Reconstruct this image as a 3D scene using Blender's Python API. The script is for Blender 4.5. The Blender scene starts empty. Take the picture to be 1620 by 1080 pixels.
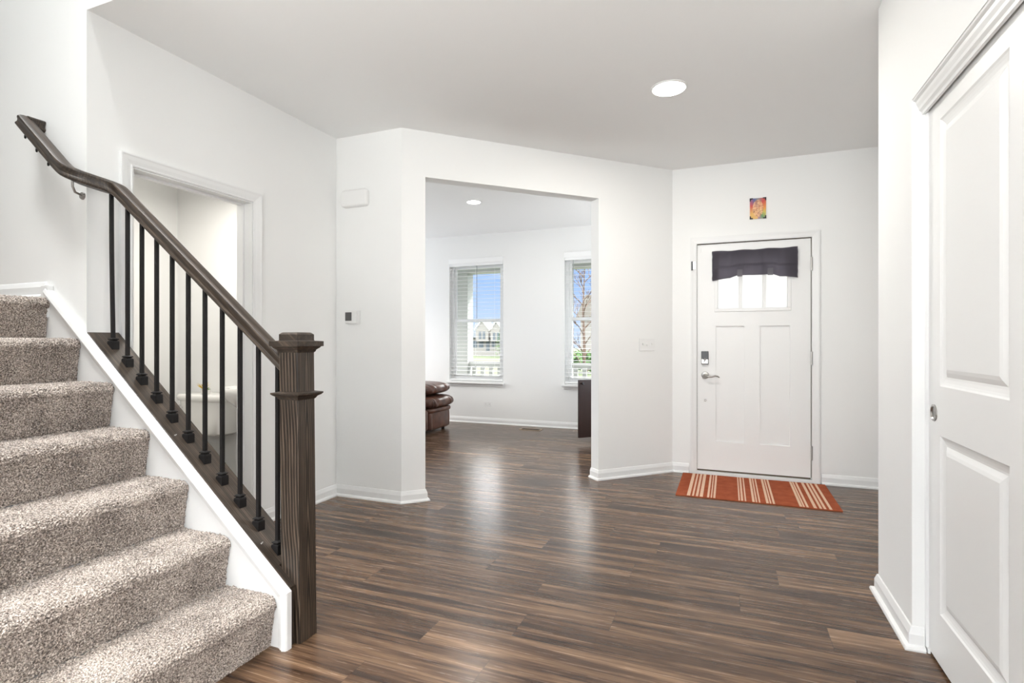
import bpy, bmesh, math, random
import numpy as np
from mathutils import Vector, Matrix, noise as mnoise
random.seed(7)
R = math.radians
SC = bpy.context.scene
COL = SC.collection
H = 2.75                       # ceiling height

# ------------------------------------------------------------------ camera
cam_d = bpy.data.cameras.new('camera')
cam = bpy.data.objects.new('camera', cam_d); COL.objects.link(cam)
cam.location = (0, 0, 1.18)
cam.rotation_euler = (R(90), 0, R(21.8))
cam_d.sensor_width = 36.0
cam_d.lens = 36.0 * 854.0 / 1620.0
cam_d.shift_y = 1.0 / 1620.0
cam_d.clip_start = 0.02; cam_d.clip_end = 600
SC.camera = cam

# ------------------------------------------------------------------ colour management
SC.view_settings.view_transform = 'Standard'
SC.view_settings.look = 'None'
SC.view_settings.gamma = 1.0
SC.view_settings.use_curve_mapping = False
SC.view_settings.exposure = 0.33

# ------------------------------------------------------------------ world (blue sky with a few clouds)
W = bpy.data.worlds.new('sky'); SC.world = W; W.use_nodes = True
wn = W.node_tree; wn.nodes.clear()
def wnode(t): return wn.nodes.new(t)
tc = wnode('ShaderNodeTexCoord'); sx = wnode('ShaderNodeSeparateXYZ')
wn.links.new(tc.outputs['Generated'], sx.inputs[0])
rmp = wnode('ShaderNodeValToRGB'); wn.links.new(sx.outputs['Z'], rmp.inputs[0])
rmp.color_ramp.elements[0].position = 0.0; rmp.color_ramp.elements[0].color = (.62, .74, .95, 1)
rmp.color_ramp.elements[1].position = 0.45; rmp.color_ramp.elements[1].color = (.20, .38, .85, 1)
e_ = rmp.color_ramp.elements.new(.12); e_.color = (.36, .55, .95, 1)
mp = wnode('ShaderNodeMapping'); mp.inputs['Scale'].default_value = (2.2, 2.2, 9)
wn.links.new(tc.outputs['Generated'], mp.inputs[0])
nz = wnode('ShaderNodeTexNoise'); nz.inputs['Scale'].default_value = 2.2; nz.inputs['Detail'].default_value = 6
wn.links.new(mp.outputs[0], nz.inputs['Vector'])
cr = wnode('ShaderNodeValToRGB'); cr.color_ramp.elements[0].position = .52; cr.color_ramp.elements[1].position = .74
wn.links.new(nz.outputs['Fac'], cr.inputs[0])
mx = wnode('ShaderNodeMix'); mx.data_type = 'RGBA'
wn.links.new(cr.outputs[0], mx.inputs[0]); wn.links.new(rmp.outputs[0], mx.inputs[6]); mx.inputs[7].default_value = (.92, .95, 1, 1)
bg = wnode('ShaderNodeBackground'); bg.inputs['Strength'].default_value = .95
# overcast-bright upper sky: luminance climbs above the clear band near the horizon
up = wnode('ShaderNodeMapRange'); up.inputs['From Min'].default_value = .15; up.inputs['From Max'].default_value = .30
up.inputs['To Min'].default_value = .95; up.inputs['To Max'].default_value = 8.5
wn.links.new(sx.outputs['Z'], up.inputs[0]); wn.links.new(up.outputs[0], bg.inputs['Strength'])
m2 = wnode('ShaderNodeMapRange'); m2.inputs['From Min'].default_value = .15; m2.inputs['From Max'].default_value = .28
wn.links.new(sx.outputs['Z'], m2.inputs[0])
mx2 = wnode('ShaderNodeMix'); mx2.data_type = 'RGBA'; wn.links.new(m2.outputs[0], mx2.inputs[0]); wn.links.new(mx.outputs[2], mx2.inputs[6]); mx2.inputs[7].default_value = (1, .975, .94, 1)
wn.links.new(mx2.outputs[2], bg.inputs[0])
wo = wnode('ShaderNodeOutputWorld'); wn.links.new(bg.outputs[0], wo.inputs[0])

# ------------------------------------------------------------------ lights
def area(name, loc, rot, sx_, sy_, power, col=(1, 1, 1)):
    l = bpy.data.lights.new(name, 'AREA'); l.shape = 'RECTANGLE'; l.size = sx_; l.size_y = sy_
    l.energy = power; l.color = col
    o = bpy.data.objects.new(name, l); COL.objects.link(o); o.location = loc; o.rotation_euler = rot
    return o
sun_d = bpy.data.lights.new('sun', 'SUN'); sun_d.energy = 2.5; sun_d.angle = R(2)
sun = bpy.data.objects.new('sun', sun_d); COL.objects.link(sun)
sun.rotation_euler = Vector((-.7, -.5, -.55)).to_track_quat('-Z', 'Y').to_euler()
area('rear_fill', (-2.0, -5.1, 1.55), (R(100), 0, 0), 4.4, 2.1, 76, (.985, 1, .985))  # added area fill behind the camera, for windows only assumed there
area('ceiling_fill_uplight', (-.7, -1.5, 1.45), (R(168), 0, 0), 2.0, 1.0, 215, (.985, 1, .985))  # added bare upward fill behind the camera, brightens the ceiling
st_l = area('stairwell_daylight', (-2.6, .72, 5.3), (0, 0, 0), 2.0, .4, 30, (.985, 1, 1)); st_l.data.spread = R(60)
area('front_room_fill', (-6.3, 5.4, 1.45), (R(132), 0, R(-90)), 2.8, 1.6, 38, (.95, .98, 1))  # added fill from the unseen left side of the front room
area('porch_side_fill', (-.25, 6.3, 1.45), (R(105), 0, R(90)), 1.1, 1.5, 18, (.95, .98, 1))  # added fill from the unseen right side, brightens window reveals
area('powder_room_light', (-3.5, 2.6, 2.4), (0, 0, 0), .5, .35, 13, (1, .95, .88))
area('entry_daylight', (.19, 5.75, 1.75), (R(-90), 0, 0), 1.0, .7, 3, (1, .99, .97))

# ------------------------------------------------------------------ materials
def mat(name, col, rough=.5, metal=0, spec=.5):
    m = bpy.data.materials.new(name); m.use_nodes = True
    b = m.node_tree.nodes['Principled BSDF']
    b.inputs['Base Color'].default_value = (*col, 1); b.inputs['Roughness'].default_value = rough
    b.inputs['Metallic'].default_value = metal; b.inputs['Specular IOR Level'].default_value = spec
    return m
class NT:
    def __init__(s, m): s.m = m; s.t = m.node_tree; s.b = s.t.nodes['Principled BSDF']
    def n(s, t, **k):
        x = s.t.nodes.new(t)
        for a, v in k.items(): setattr(x, a, v)
        return x
    def l(s, a, b): s.t.links.new(a, b)
    def math(s, op, a, b=None):
        x = s.n('ShaderNodeMath', operation=op)
        for i, v in enumerate((a, b)):
            if v is None: continue
            if isinstance(v, (int, float)): x.inputs[i].default_value = v
            else: s.l(v, x.inputs[i])
        return x.outputs[0]
    def pos(s):
        return s.n('ShaderNodeNewGeometry').outputs['Position']
    def noise(s, vec, scale, detail=4, rough=.5, dist=0):
        x = s.n('ShaderNodeTexNoise'); s.l(vec, x.inputs['Vector'])
        x.inputs['Scale'].default_value = scale; x.inputs['Detail'].default_value = detail
        x.inputs['Roughness'].default_value = rough; x.inputs['Distortion'].default_value = dist
        return x.outputs['Fac']
    def ramp(s, fac, stops):
        x = s.n('ShaderNodeValToRGB'); s.l(fac, x.inputs[0]); e = x.color_ramp.elements
        e[0].position = stops[0][0]; e[0].color = (*stops[0][1], 1)
        e[1].position = stops[-1][0]; e[1].color = (*stops[-1][1], 1)
        for p, c in stops[1:-1]: q = e.new(p); q.color = (*c, 1)
        return x.outputs[0]
    def mapping(s, vec, scale, loc=(0, 0, 0)):
        x = s.n('ShaderNodeMapping'); s.l(vec, x.inputs[0]); x.inputs['Scale'].default_value = scale; x.inputs['Location'].default_value = loc
        return x.outputs[0]
    def mix(s, fac, a, b, blend='MIX'):
        x = s.n('ShaderNodeMix', data_type='RGBA', blend_type=blend)
        for i, v in ((0, fac), (6, a), (7, b)):
            if isinstance(v, (int, float)): x.inputs[i].default_value = v
            elif isinstance(v, tuple): x.inputs[i].default_value = (*v, 1)
            else: s.l(v, x.inputs[i])
        return x.outputs[2]
    def bump(s, h, strength, dist=.001):
        x = s.n('ShaderNodeBump'); x.inputs['Strength'].default_value = strength; x.inputs['Distance'].default_value = dist
        s.l(h, x.inputs['Height']); s.l(x.outputs[0], s.b.inputs['Normal'])

def paint(name, col, rough):
    m = mat(name, col, rough); t = NT(m)
    t.bump(t.noise(t.pos(), 260, 3), .06, .0006)
    return m
M = {}
M['wall'] = paint('wall_paint', (.85, .853, .842), .62)
M['ceiling'] = paint('ceiling_paint', (.885, .89, .885), .75)
M['trim'] = paint('trim_paint', (.80, .803, .797), .36)
M['door'] = paint('door_paint', (.83, .83, .82), .38)
M['plastic'] = mat('white_plastic', (.82, .82, .81), .35)
M['blind'] = mat('blind_white', (.90, .905, .90), .4)
M['vinyl'] = mat('window_vinyl', (.90, .91, .91), .35)
M['steel'] = mat('satin_nickel', (.40, .385, .365), .3, 1)
M['chrome'] = mat('chrome', (.75, .75, .75), .12, 1)
M['iron'] = mat('black_iron', (.009, .008, .008), .5, 0, .3)
M['black'] = mat('black_plastic', (.03, .03, .032), .3)
M['screen'] = mat('grey_screen', (.09, .09, .09), .3)
M['slot'] = mat('dark_slot', (.22, .21, .20), .6)
M['ceramic'] = mat('white_ceramic', (.84, .83, .80), .12)
M['dark_strip'] = mat('dark_rubber_seal', (.10, .075, .05), .8)  # dark brown strips around and under the front door slab

def wood(name, dark, mid, light, kind, rough=.4):
    m = mat(name, mid, rough); t = NT(m)
    sp = t.n('ShaderNodeSeparateXYZ'); t.l(t.pos(), sp.inputs[0]); X, Y, Z = sp.outputs
    if kind == 'slope':     # grain runs up the slope of the stairs
        ca, sa = .778, .628
        L = t.math('SUBTRACT', t.math('MULTIPLY', Z, sa), t.math('MULTIPLY', X, ca)); A = t.math('ADD', t.math('MULTIPLY', X, sa), t.math('MULTIPLY', Z, ca)); B = Y
        ox, oy = .35, 1.62
    else: L, A, B = Z, X, Y; ox, oy = -1.50, 1.698
    c = t.n('ShaderNodeCombineXYZ'); t.l(A, c.inputs[0]); t.l(B, c.inputs[1]); t.l(L, c.inputs[2])
    g = t.noise(t.mapping(c.outputs[0], (75, 75, 2.2)), 1.0, 6, .65, .4)
    pore = t.noise(t.mapping(c.outputs[0], (420, 420, 14)), 1.0, 3, .6)
    # cathedral figure: distance from a heart axis warped along the length
    wv = t.noise(t.mapping(c.outputs[0], (1.5, 1.5, 1.6)), 1.0, 2)
    da = t.math('SUBTRACT', A, ox); db = t.math('SUBTRACT', B, oy)
    rr = t.math('SQRT', t.math('ADD', t.math('MULTIPLY', db, db), .00008))
    ph = t.math('ADD', t.math('ADD', t.math('MULTIPLY', rr, 760), t.math('MULTIPLY', A, 420 if kind != 'slope' else 60)), t.math('ADD', t.math('ADD', t.math('MULTIPLY', L, 24), t.math('MULTIPLY', wv, 30)), t.math('MULTIPLY', g, 4)))
    rg = t.math('ADD', t.math('MULTIPLY', t.math('SINE', ph), .5), .5)
    f = t.math('ADD', t.math('ADD', t.math('MULTIPLY', g, .48 if kind != 'slope' else .58), t.math('MULTIPLY', rg, .30 if kind != 'slope' else .08)), t.math('MULTIPLY', pore, .22))
    if kind == 'slope': f = t.math('ADD', f, .06)
    t.l(t.ramp(f, [(.32, dark), (.5, mid), (.72, light)]), t.b.inputs['Base Color'])
    t.bump(f, .25, .0006)
    return m
OD, OM, OL = (.010, .0065, .0045), (.034, .0235, .0160), (.135, .098, .070)
M['oak_v'] = wood('dark_oak_vertical', OD, OM, OL, 'up')
M['oak_x'] = wood('dark_oak_sloped', OD, OM, OL, 'slope')
M['espresso'] = wood('espresso_wood', (.012, .004, .003), (.022, .008, .006), (.035, .014, .010), 'up', .35)

def floor_mat():
    m = mat('walnut_plank_floor', (.15, .09, .06), .3); t = NT(m)
    s = t.n('ShaderNodeSeparateXYZ'); t.l(t.pos(), s.inputs[0]); X, Y = s.outputs[0], s.outputs[1]
    r = t.math('DIVIDE', t.math('SUBTRACT', Y, 1.836 - 18), .18)
    row = t.math('FLOOR', r); rf = t.math('FRACT', r)
    wn1 = t.n('ShaderNodeTexWhiteNoise', noise_dimensions='1D'); t.l(row, wn1.inputs['W'])
    u = t.math('DIVIDE', t.math('ADD', t.math('ADD', X, 30), t.math('MULTIPLY', wn1.outputs['Value'], 1.22)), 1.22)
    cl = t.math('FLOOR', u); uf = t.math('FRACT', u)
    cb = t.n('ShaderNodeCombineXYZ'); t.l(row, cb.inputs[0]); t.l(cl, cb.inputs[1])
    wn2 = t.n('ShaderNodeTexWhiteNoise', noise_dimensions='3D'); t.l(cb.outputs[0], wn2.inputs['Vector'])
    idv = wn2.outputs['Value']
    off = t.math('MULTIPLY', idv, 37.0)
    gx = t.math('ADD', X, off); gy = t.math('ADD', Y, t.math('MULTIPLY', idv, 11.0))
    c2 = t.n('ShaderNodeCombineXYZ'); t.l(gx, c2.inputs[0]); t.l(gy, c2.inputs[1])
    broad = t.noise(t.mapping(c2.outputs[0], (1.1, 19, 1)), 1.0, 4, .55, .45)
    fine = t.noise(t.mapping(c2.outputs[0], (3.5, 95, 1)), 1.0, 5, .6, .2)
    pore = t.noise(t.mapping(c2.outputs[0], (14, 420, 1)), 1.0, 3, .6)
    f = t.math('ADD', t.math('ADD', t.math('MULTIPLY', broad, .60), t.math('MULTIPLY', fine, .28)), t.math('MULTIPLY', pore, .12))
    f = t.math('ADD', f, t.math('MULTIPLY', t.math('SUBTRACT', idv, .5), .07))
    c = t.ramp(f, [(.37, (.024, .0125, .008)), (.44, (.056, .030, .0175)), (.50, (.094, .053, .031)), (.555, (.150, .089, .052)), (.64, (.28, .172, .104))])
    # joints
    e1 = t.math('MULTIPLY', t.math('MINIMUM', rf, t.math('SUBTRACT', 1, rf)), .18)
    e2 = t.math('MULTIPLY', t.math('MINIMUM', uf, t.math('SUBTRACT', 1, uf)), 1.22)
    e = t.math('MINIMUM', e1, e2)
    k = t.math('LESS_THAN', e, .0011)
    c = t.mix(t.math('MULTIPLY', k, .6), c, (.03, .02, .016))
    t.l(c, t.b.inputs['Base Color'])
    ro = t.math('ADD', .20, t.math('MULTIPLY', fine, .12)); t.l(ro, t.b.inputs['Roughness'])
    h = t.math('SUBTRACT', t.math('MULTIPLY', fine, .3), k)
    t.bump(h, .12, .0006)
    t.b.inputs['Specular IOR Level'].default_value = .42
    return m
M['floor'] = floor_mat()

def carpet_mat():
    m = mat('beige_carpet', (.4, .34, .3), .95, 0, .1); t = NT(m)
    tuft = t.noise(t.pos(), 190, 3, .8)
    patch = t.noise(t.pos(), 7, 3, .5)
    f = t.math('ADD', tuft, t.math('MULTIPLY', t.math('SUBTRACT', patch, .5), .16))
    c = t.ramp(f, [(.38, (.050, .037, .030)), (.46, (.19, .15, .122)), (.54, (.44, .37, .32)), (.65, (.84, .76, .68))])
    t.l(c, t.b.inputs['Base Color']); t.bump(tuft, .8, .004)
    t.b.inputs['Sheen Weight'].default_value = .35; t.b.inputs['Sheen Roughness'].default_value = .6
    return m
M['carpet'] = carpet_mat()

def leather_mat():
    m = mat('brown_leather', (.095, .042, .028), .30); t = NT(m)
    n1 = t.noise(t.pos(), 9, 4)
    t.l(t.ramp(n1, [(.3, (.05, .024, .018)), (.7, (.15, .068, .045))]), t.b.inputs['Base Color'])
    t.bump(t.noise(t.pos(), 120, 3), .2, .001)
    return m
M['leather'] = leather_mat()

def glass_mat():
    m = bpy.data.materials.new('window_glass'); m.use_nodes = True; nt = m.node_tree; nt.nodes.clear()
    tr = nt.nodes.new('ShaderNodeBsdfTransparent'); tr.inputs[0].default_value = (.97, .98, .98, 1)
    gl = nt.nodes.new('ShaderNodeBsdfGlossy'); gl.inputs['Roughness'].default_value = .02
    fr = nt.nodes.new('ShaderNodeFresnel'); fr.inputs[0].default_value = 1.3
    mi = nt.nodes.new('ShaderNodeMixShader'); o = nt.nodes.new('ShaderNodeOutputMaterial')
    nt.links.new(fr.outputs[0], mi.inputs[0]); nt.links.new(tr.outputs[0], mi.inputs[1]); nt.links.new(gl.outputs[0], mi.inputs[2]); nt.links.new(mi.outputs[0], o.inputs[0])
    return m
M['glass'] = glass_mat()
def translucent(name, col, tcol, fac):
    m = bpy.data.materials.new(name); m.use_nodes = True; nt = m.node_tree; nt.nodes.clear()
    d = nt.nodes.new('ShaderNodeBsdfDiffuse'); d.inputs[0].default_value = (*col, 1)
    tr = nt.nodes.new('ShaderNodeBsdfTranslucent'); tr.inputs[0].default_value = (*tcol, 1)
    mi = nt.nodes.new('ShaderNodeMixShader'); mi.inputs[0].default_value = fac
    o = nt.nodes.new('ShaderNodeOutputMaterial')
    nt.links.new(d.outputs[0], mi.inputs[1]); nt.links.new(tr.outputs[0], mi.inputs[2]); nt.links.new(mi.outputs[0], o.inputs[0])
    return m
M['frosted'] = translucent('frosted_pane', (.9, .9, .9), (.97, .97, .97), .85)
M['valance'] = translucent('grey_purple_fabric', (.085, .080, .092), (.55, .52, .58), .5)
M['ribbon'] = translucent('grey_ribbon', (.22, .21, .23), (.6, .58, .62), .5)
def emit(name, col, s):
    m = bpy.data.materials.new(name); m.use_nodes = True; b = m.node_tree.nodes['Principled BSDF']
    b.inputs['Base Color'].default_value = (*col, 1); b.inputs['Emission Color'].default_value = (*col, 1); b.inputs['Emission Strength'].default_value = s
    return m
M['led'] = emit('led_disc', (1, .985, .96), 14)
M['led2'] = emit('led_disc_front', (1, .985, .96), 10)

# ------------------------------------------------------------------ mesh builders
class MB:
    def __init__(s): s.v = []; s.f = []
    def add(s, vs, fs):
        n = len(s.v); s.v += [tuple(p) for p in vs]; s.f += [tuple(i + n for i in f) for f in fs]; return s
    def box(s, x0, x1, y0, y1, z0, z1):
        vs = [(x, y, z) for z in (z0, z1) for x, y in ((x0, y0), (x1, y0), (x1, y1), (x0, y1))]
        return s.add(vs, [(3, 2, 1, 0), (4, 5, 6, 7), (0, 1, 5, 4), (1, 2, 6, 5), (2, 3, 7, 6), (3, 0, 4, 7)])
    def hexa(s, a, b):    # two quads joined (a bottom ring, b top ring)
        n = len(a)
        return s.add(list(a) + list(b), [tuple(reversed(range(n))), tuple(range(n, 2 * n))] + [(i, (i + 1) % n, n + (i + 1) % n, n + i) for i in range(n)])
    def prism_y(s, poly, y0, y1):  # poly in (x,z)
        return s.hexa([(x, y0, z) for x, z in poly], [(x, y1, z) for x, z in poly])
    def prism_z(s, poly, z0, z1):
        return s.hexa([(x, y, z0) for x, y in poly], [(x, y, z1) for x, y in poly])
    def prism_x(s, poly, x0, x1):  # poly in (y,z)
        return s.hexa([(x0, y, z) for y, z in poly], [(x1, y, z) for y, z in poly])
    def loft(s, rings, cap=True, closed=True):
        n = len(rings[0]); vs = [p for r in rings for p in r]; fs = []
        for k in range(len(rings) - 1):
            for i in range(n if closed else n - 1):
                j = (i + 1) % n
                fs.append((k * n + i, k * n + j, (k + 1) * n + j, (k + 1) * n + i))
        if cap: fs += [tuple(reversed(range(n))), tuple(range((len(rings) - 1) * n, len(rings) * n))]
        return s.add(vs, fs)
    def tube(s, path, rad, n=12, cap=True):
        rings = []; path = [Vector(p) for p in path]
        rads = rad if isinstance(rad, (list, tuple)) else [rad] * len(path)
        ref = None
        for i, p in enumerate(path):
            t = (path[min(i + 1, len(path) - 1)] - path[max(i - 1, 0)]).normalized()
            if ref is None: ref = t.cross(Vector((0, 0, 1)) if abs(t.z) < .9 else Vector((1, 0, 0))).normalized()
            u = (ref - t * ref.dot(t)).normalized(); w = t.cross(u); ref = u
            rings.append([p + (u * math.cos(2 * math.pi * k / n) + w * math.sin(2 * math.pi * k / n)) * rads[i] for k in range(n)])
        return s.loft(rings, cap)
    def lathe(s, c, prof, n=24, axis='z'):   # prof (r, h)
        rings = []
        for r, h in prof:
            ring = []
            for k in range(n):
                a = 2 * math.pi * k / n; a1, a2 = r * math.cos(a), r * math.sin(a)
                ring.append({'z': (c[0] + a1, c[1] + a2, c[2] + h), 'y': (c[0] + a1, c[1] + h, c[2] + a2), 'x': (c[0] + h, c[1] + a1, c[2] + a2)}[axis])
            rings.append(ring)
        return s.loft(rings)
    def sweep(s, path, prof, plumb_ends=False):   # prof: list (side, up), rail-like: up stays near vertical
        path = [Vector(p) for p in path]; rings = []
        for i, p in enumerate(path):
            a = (path[i] - path[i - 1]).normalized() if i > 0 else None
            b = (path[i + 1] - path[i]).normalized() if i < len(path) - 1 else None
            t = ((a or b) + (b or a)).normalized()
            side = t.cross(Vector((0, 0, 1))).normalized(); up = side.cross(t).normalized()
            k = 1.0
            if a and b:
                k = 1 / max(.5, math.cos(a.angle(b) / 2))
            if plumb_ends and (i == 0):
                up = Vector((0, 0, 1 / max(.3, up.z)))
            hz = (a or b).copy(); hz2 = (b or a).copy()
            ha = math.atan2(hz.y, hz.x); hb = math.atan2(hz2.y, hz2.x)
            d = (hb - ha + math.pi) % (2 * math.pi) - math.pi
            ks = 1 / max(.5, math.cos(d / 2))
            rings.append([p + side * (x * ks) + up * (y * (k / ks if k > ks else 1)) for x, y in prof])
        return s.loft(rings)

OFF = {}
def origin(o): return OFF.get(o.name, Vector((0, 0, 0))) if o else Vector((0, 0, 0))
def obj(name, mb, m, parent=None, bevel=0, smooth=False, seg=2, label=None, base=None):
    me = bpy.data.meshes.new(name)
    po = origin(parent)
    own = Vector((0, 0, 0))
    if parent is None:
        own = Vector(base) if base else Vector((0, 0, 0))
    off = po if parent else own
    me.from_pydata([tuple(Vector(p) - off) for p in mb.v], [], mb.f)
    bm = bmesh.new(); bm.from_mesh(me); bmesh.ops.recalc_face_normals(bm, faces=bm.faces); bm.to_mesh(me); bm.free()
    me.materials.append(m)
    o = bpy.data.objects.new(name, me); COL.objects.link(o)
    if parent: o.parent = parent
    else: o.location = own
    OFF[o.name] = off
    if smooth:
        for p in me.polygons: p.use_smooth = True
    if bevel:
        b = o.modifiers.new('bevel', 'BEVEL'); b.width = bevel; b.segments = seg; b.limit_method = 'ANGLE'; b.angle_limit = R(35)
        b.harden_normals = False
    if label: o['label'] = label
    return o
def autosmooth(o, ang=40):
    me = o.data
    for p in me.polygons: p.use_smooth = True
    bm = bmesh.new(); bm.from_mesh(me)
    for e in bm.edges:
        if len(e.link_faces) == 2 and e.calc_face_angle(0) > R(ang): e.smooth = False
    bm.to_mesh(me); bm.free()
    return o
def thing(name, label, cat, loc, group=None):
    o = bpy.data.objects.new(name, None); COL.objects.link(o); o.location = loc; o.empty_display_size = .1
    OFF[o.name] = Vector(loc)
    o['label'] = label; o['category'] = cat
    if group: o['group'] = group
    return o
def tag(o, label, cat, group=None, kind=None):
    o['label'] = label; o['category'] = cat
    if group: o['group'] = group
    if kind: o['kind'] = kind
    return o
def struct(o, label=None, cat=None):
    o['kind'] = 'structure'
    if label: o['label'] = label
    if cat: o['category'] = cat
    return o
def sthing(name, loc, label, cat):
    o = thing(name, label, cat, loc); o['kind'] = 'structure'; return o

# ------------------------------------------------------------------ floor, ceilings
fl = MB().box(-6.2, 3.0, -5.0, 7.13, -.12, 0)
struct(obj('floor', fl, M['floor']), 'medium brown wood plank floor with long streaky grain running left to right', 'floor')
ce = MB()
ce.box(-6.2, 3.0, 1.622, 7.13, H, H + .06)
ce.box(-6.2, 3.0, -5.0, .50, H, H + .3)
ce.box(-1.2, 3.0, .50, 1.622, H, H + .3)
struct(obj('ceiling', ce, M['ceiling']), 'flat off-white ceiling over the entry hall', 'ceiling')
roof = MB().box(-6.2, -1.0, .3, 1.9, 5.4, 5.5)
struct(obj('ceiling', roof, M['ceiling']), 'white ceiling high above the stairwell', 'ceiling')

# ------------------------------------------------------------------ walls
# stair wall (plane y=1.61) rising through two floors, and the front face above the hall ceiling
w = MB().box(-4.6, -2.81, 1.62, 1.73, 0, 5.4).box(-2.81, -1.2, 1.62, 1.73, H + .06, 5.4)
struct(obj('wall_stair', w, M['wall']), 'white wall beside the stairs, rising past the hall ceiling', 'wall')
w = MB().box(-4.6, -1.2, .38, .50, 1.0, 5.4).box(-4.6, -1.66, .38, .50, 0, 1.0)
w = MB().box(-4.6, -1.95, .38, .498, 0, H).box(-4.6, -1.2, .38, .498, H + .3, 5.4).box(-1.32, -1.2, .5, 1.61, H + .3, 5.4).box(-4.72, -4.6, .38, 1.73, 0, 5.4)
struct(obj('wall_stairwell', w, M['wall']), 'white walls closing the stairwell', 'wall')
# powder room wall (x=-2.81)
DY0, DY1, DZ = 1.832, 2.572, 2.065
w = MB().box(-2.93, -2.81, 1.73, DY0, 0, H).box(-2.93, -2.81, DY1, 3.49, 0, H).box(-2.93, -2.81, DY0, DY1, DZ, H)
struct(obj('wall_left', w, M['wall']), 'white wall with the open powder room doorway, behind the stair railing', 'wall')
# short return (y=3.37) + diagonal arch wall (y-x=5.59) as one
T = .12; q = T / math.sqrt(2)
def dg(x): return (x, x + 5.59)
def dgb(x): return (x - q, x + 5.59 + q)
c1 = (-2.22, 3.37); c2 = (-.47, 5.12)
AX0, AX1, AZ = -2.094, -1.027, 2.41
kk = T * math.tan(R(22.5))
w = MB()
w.prism_z([(-2.81, 3.37), c1, (c1[0] - kk, 3.49), (-2.81, 3.49)], 0, H)
w.prism_z([c1, dg(AX0), dgb(AX0), (c1[0] - kk, 3.49)], 0, H)
w.prism_z([dg(AX0), dg(AX1), dgb(AX1), dgb(AX0)], AZ, H)
w.prism_z([dg(AX1), c2, (c2[0] + .2, 5.12), (c2[0] + .2, 5.24 + .05), dgb(AX1)], 0, H)
struct(obj('wall_arch', w, M['wall']), 'white wall turning 45 degrees around the wide square opening to the front room', 'wall')
# front wall y=5.12
FD0, FD1, FDZ = -.262, .655, 2.062
w = MB().box(-.27, FD0, 5.12, 5.24, 0, H).box(FD1, 1.5, 5.12, 5.24, 0, H).box(FD0, FD1, 5.12, 5.24, FDZ, H)
struct(obj('wall_front', w, M['wall']), 'white wall holding the front door', 'wall')
# right hall wall and closet wall
CY0, CY1, CZ = .98, 2.51, 2.115
w = MB().box(1.40, 1.52, 3.01, 5.12, 0, H).box(.66, 1.40, 2.89, 3.01, 0, H).box(.66, .80, CY1, 2.89, 0, H).box(.66, .80, CY0, CY1, CZ, H).box(.66, .80, .5, CY0, 0, H).box(.80, 3.0, .4, .5, 0, H)
struct(obj('wall_right', w, M['wall']), 'white wall around the sliding closet opening, nearest the camera on the right', 'wall')
w = MB().box(1.38, 1.44, CY0 - .3, 2.89, 0, H)
struct(obj('wall_closet', w, M['wall']), 'white back wall inside the closet', 'wall')
# front room walls
W1 = (-3.857, -2.988); W2 = (-2.078, -1.209); WZ0, WZ1 = .60, 2.345
w = MB(); yb0, yb1 = 7.13, 7.27
xs = [-6.2, W1[0], W1[1], W2[0], W2[1], -.27]
w.box(xs[0], xs[1], yb0, yb1, 0, H).box(xs[2], xs[3], yb0, yb1, 0, H).box(xs[4], xs[5], yb0, yb1, 0, H)
for a, b in (W1, W2): w.box(a, b, yb0, yb1, 0, WZ0).box(a, b, yb0, yb1, WZ1, H)
struct(obj('wall_back', w, M['wall']), 'white far wall of the front room with two tall windows', 'wall')
w = MB().box(-.39, -.27, 5.24, 5.7, 0, H).box(-.39, -.27, 6.9, 7.13, 0, H).box(-.39, -.27, 5.7, 6.9, 0, .6).box(-.39, -.27, 5.7, 6.9, 2.3, H)
struct(obj('wall_divider', w, M['wall']), 'white wall between front room and porch', 'wall')
w = MB().box(-6.2, -6.08, 1.73, 3.9, 0, H).box(-6.2, -6.08, 6.9, 7.13, 0, H).box(-6.2, -6.08, 3.9, 6.9, 0, .6).box(-6.2, -6.08, 3.9, 6.9, 2.5, H)
w.box(-6.08, -2.94, 3.37, 3.49, 0, H)
struct(obj('wall_side', w, M['wall']), 'white side wall of the front room', 'wall')
w = MB().box(-4.55, -4.43, 1.73, 3.37, 0, H).box(-4.43, -2.94, 3.27, 3.37, 0, H)
struct(obj('wall_powder', w, M['wall']), 'white walls inside the powder room', 'wall')
# rear of the house, behind the camera
w = MB().box(-6.2, -4.3, -5.0, -4.88, 0, H).box(.3, 3.0, -5.0, -4.88, 0, H).box(-4.3, .3, -5.0, -4.88, 0, .4).box(-4.3, .3, -5.0, -4.88, 2.7, H)
w.box(-6.2, -6.08, -4.88, 1.73, 0, H).box(2.88, 3.0, -4.88, -4.2, 0, H).box(2.88, 3.0, -1.0, .4, 0, H).box(2.88, 3.0, -4.2, -1.0, 0, .6).box(2.88, 3.0, -4.2, -1.0, 2.6, H)
struct(obj('wall_rear', w, M['wall']), 'white walls of the living area behind the camera', 'wall')

# ------------------------------------------------------------------ baseboards
BP = [(0, 0), (.030, 0), (.031, .007), (.027, .015), (.014, .020), (.014, .058), (.011, .066), (.009, .072), (.005, .083), (0, .086)]
def baseboard(name, pts, side=1, label=None, z=0, prof=BP, m='trim'):
    # pts in plan; room lies to the left of travel when side=1
    P = [Vector((x, y, 0)) for x, y in pts]; rings = []
    for i, p in enumerate(P):
        a = (P[i] - P[i - 1]).normalized() if i else None; b = (P[i + 1] - P[i]).normalized() if i < len(P) - 1 else None
        na = Vector((-a.y, a.x, 0)) * side if a else None; nb = Vector((-b.y, b.x, 0)) * side if b else None
        n = ((na or nb) + (nb or na)).normalized(); k = 1 / n.dot(na or nb)
        rings.append([(p.x + n.x * k * d, p.y + n.y * k * d, z + h) for d, h in prof])
    o = obj(name, MB().loft(rings), M[m]); struct(o, label, 'baseboard'); return o
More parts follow.
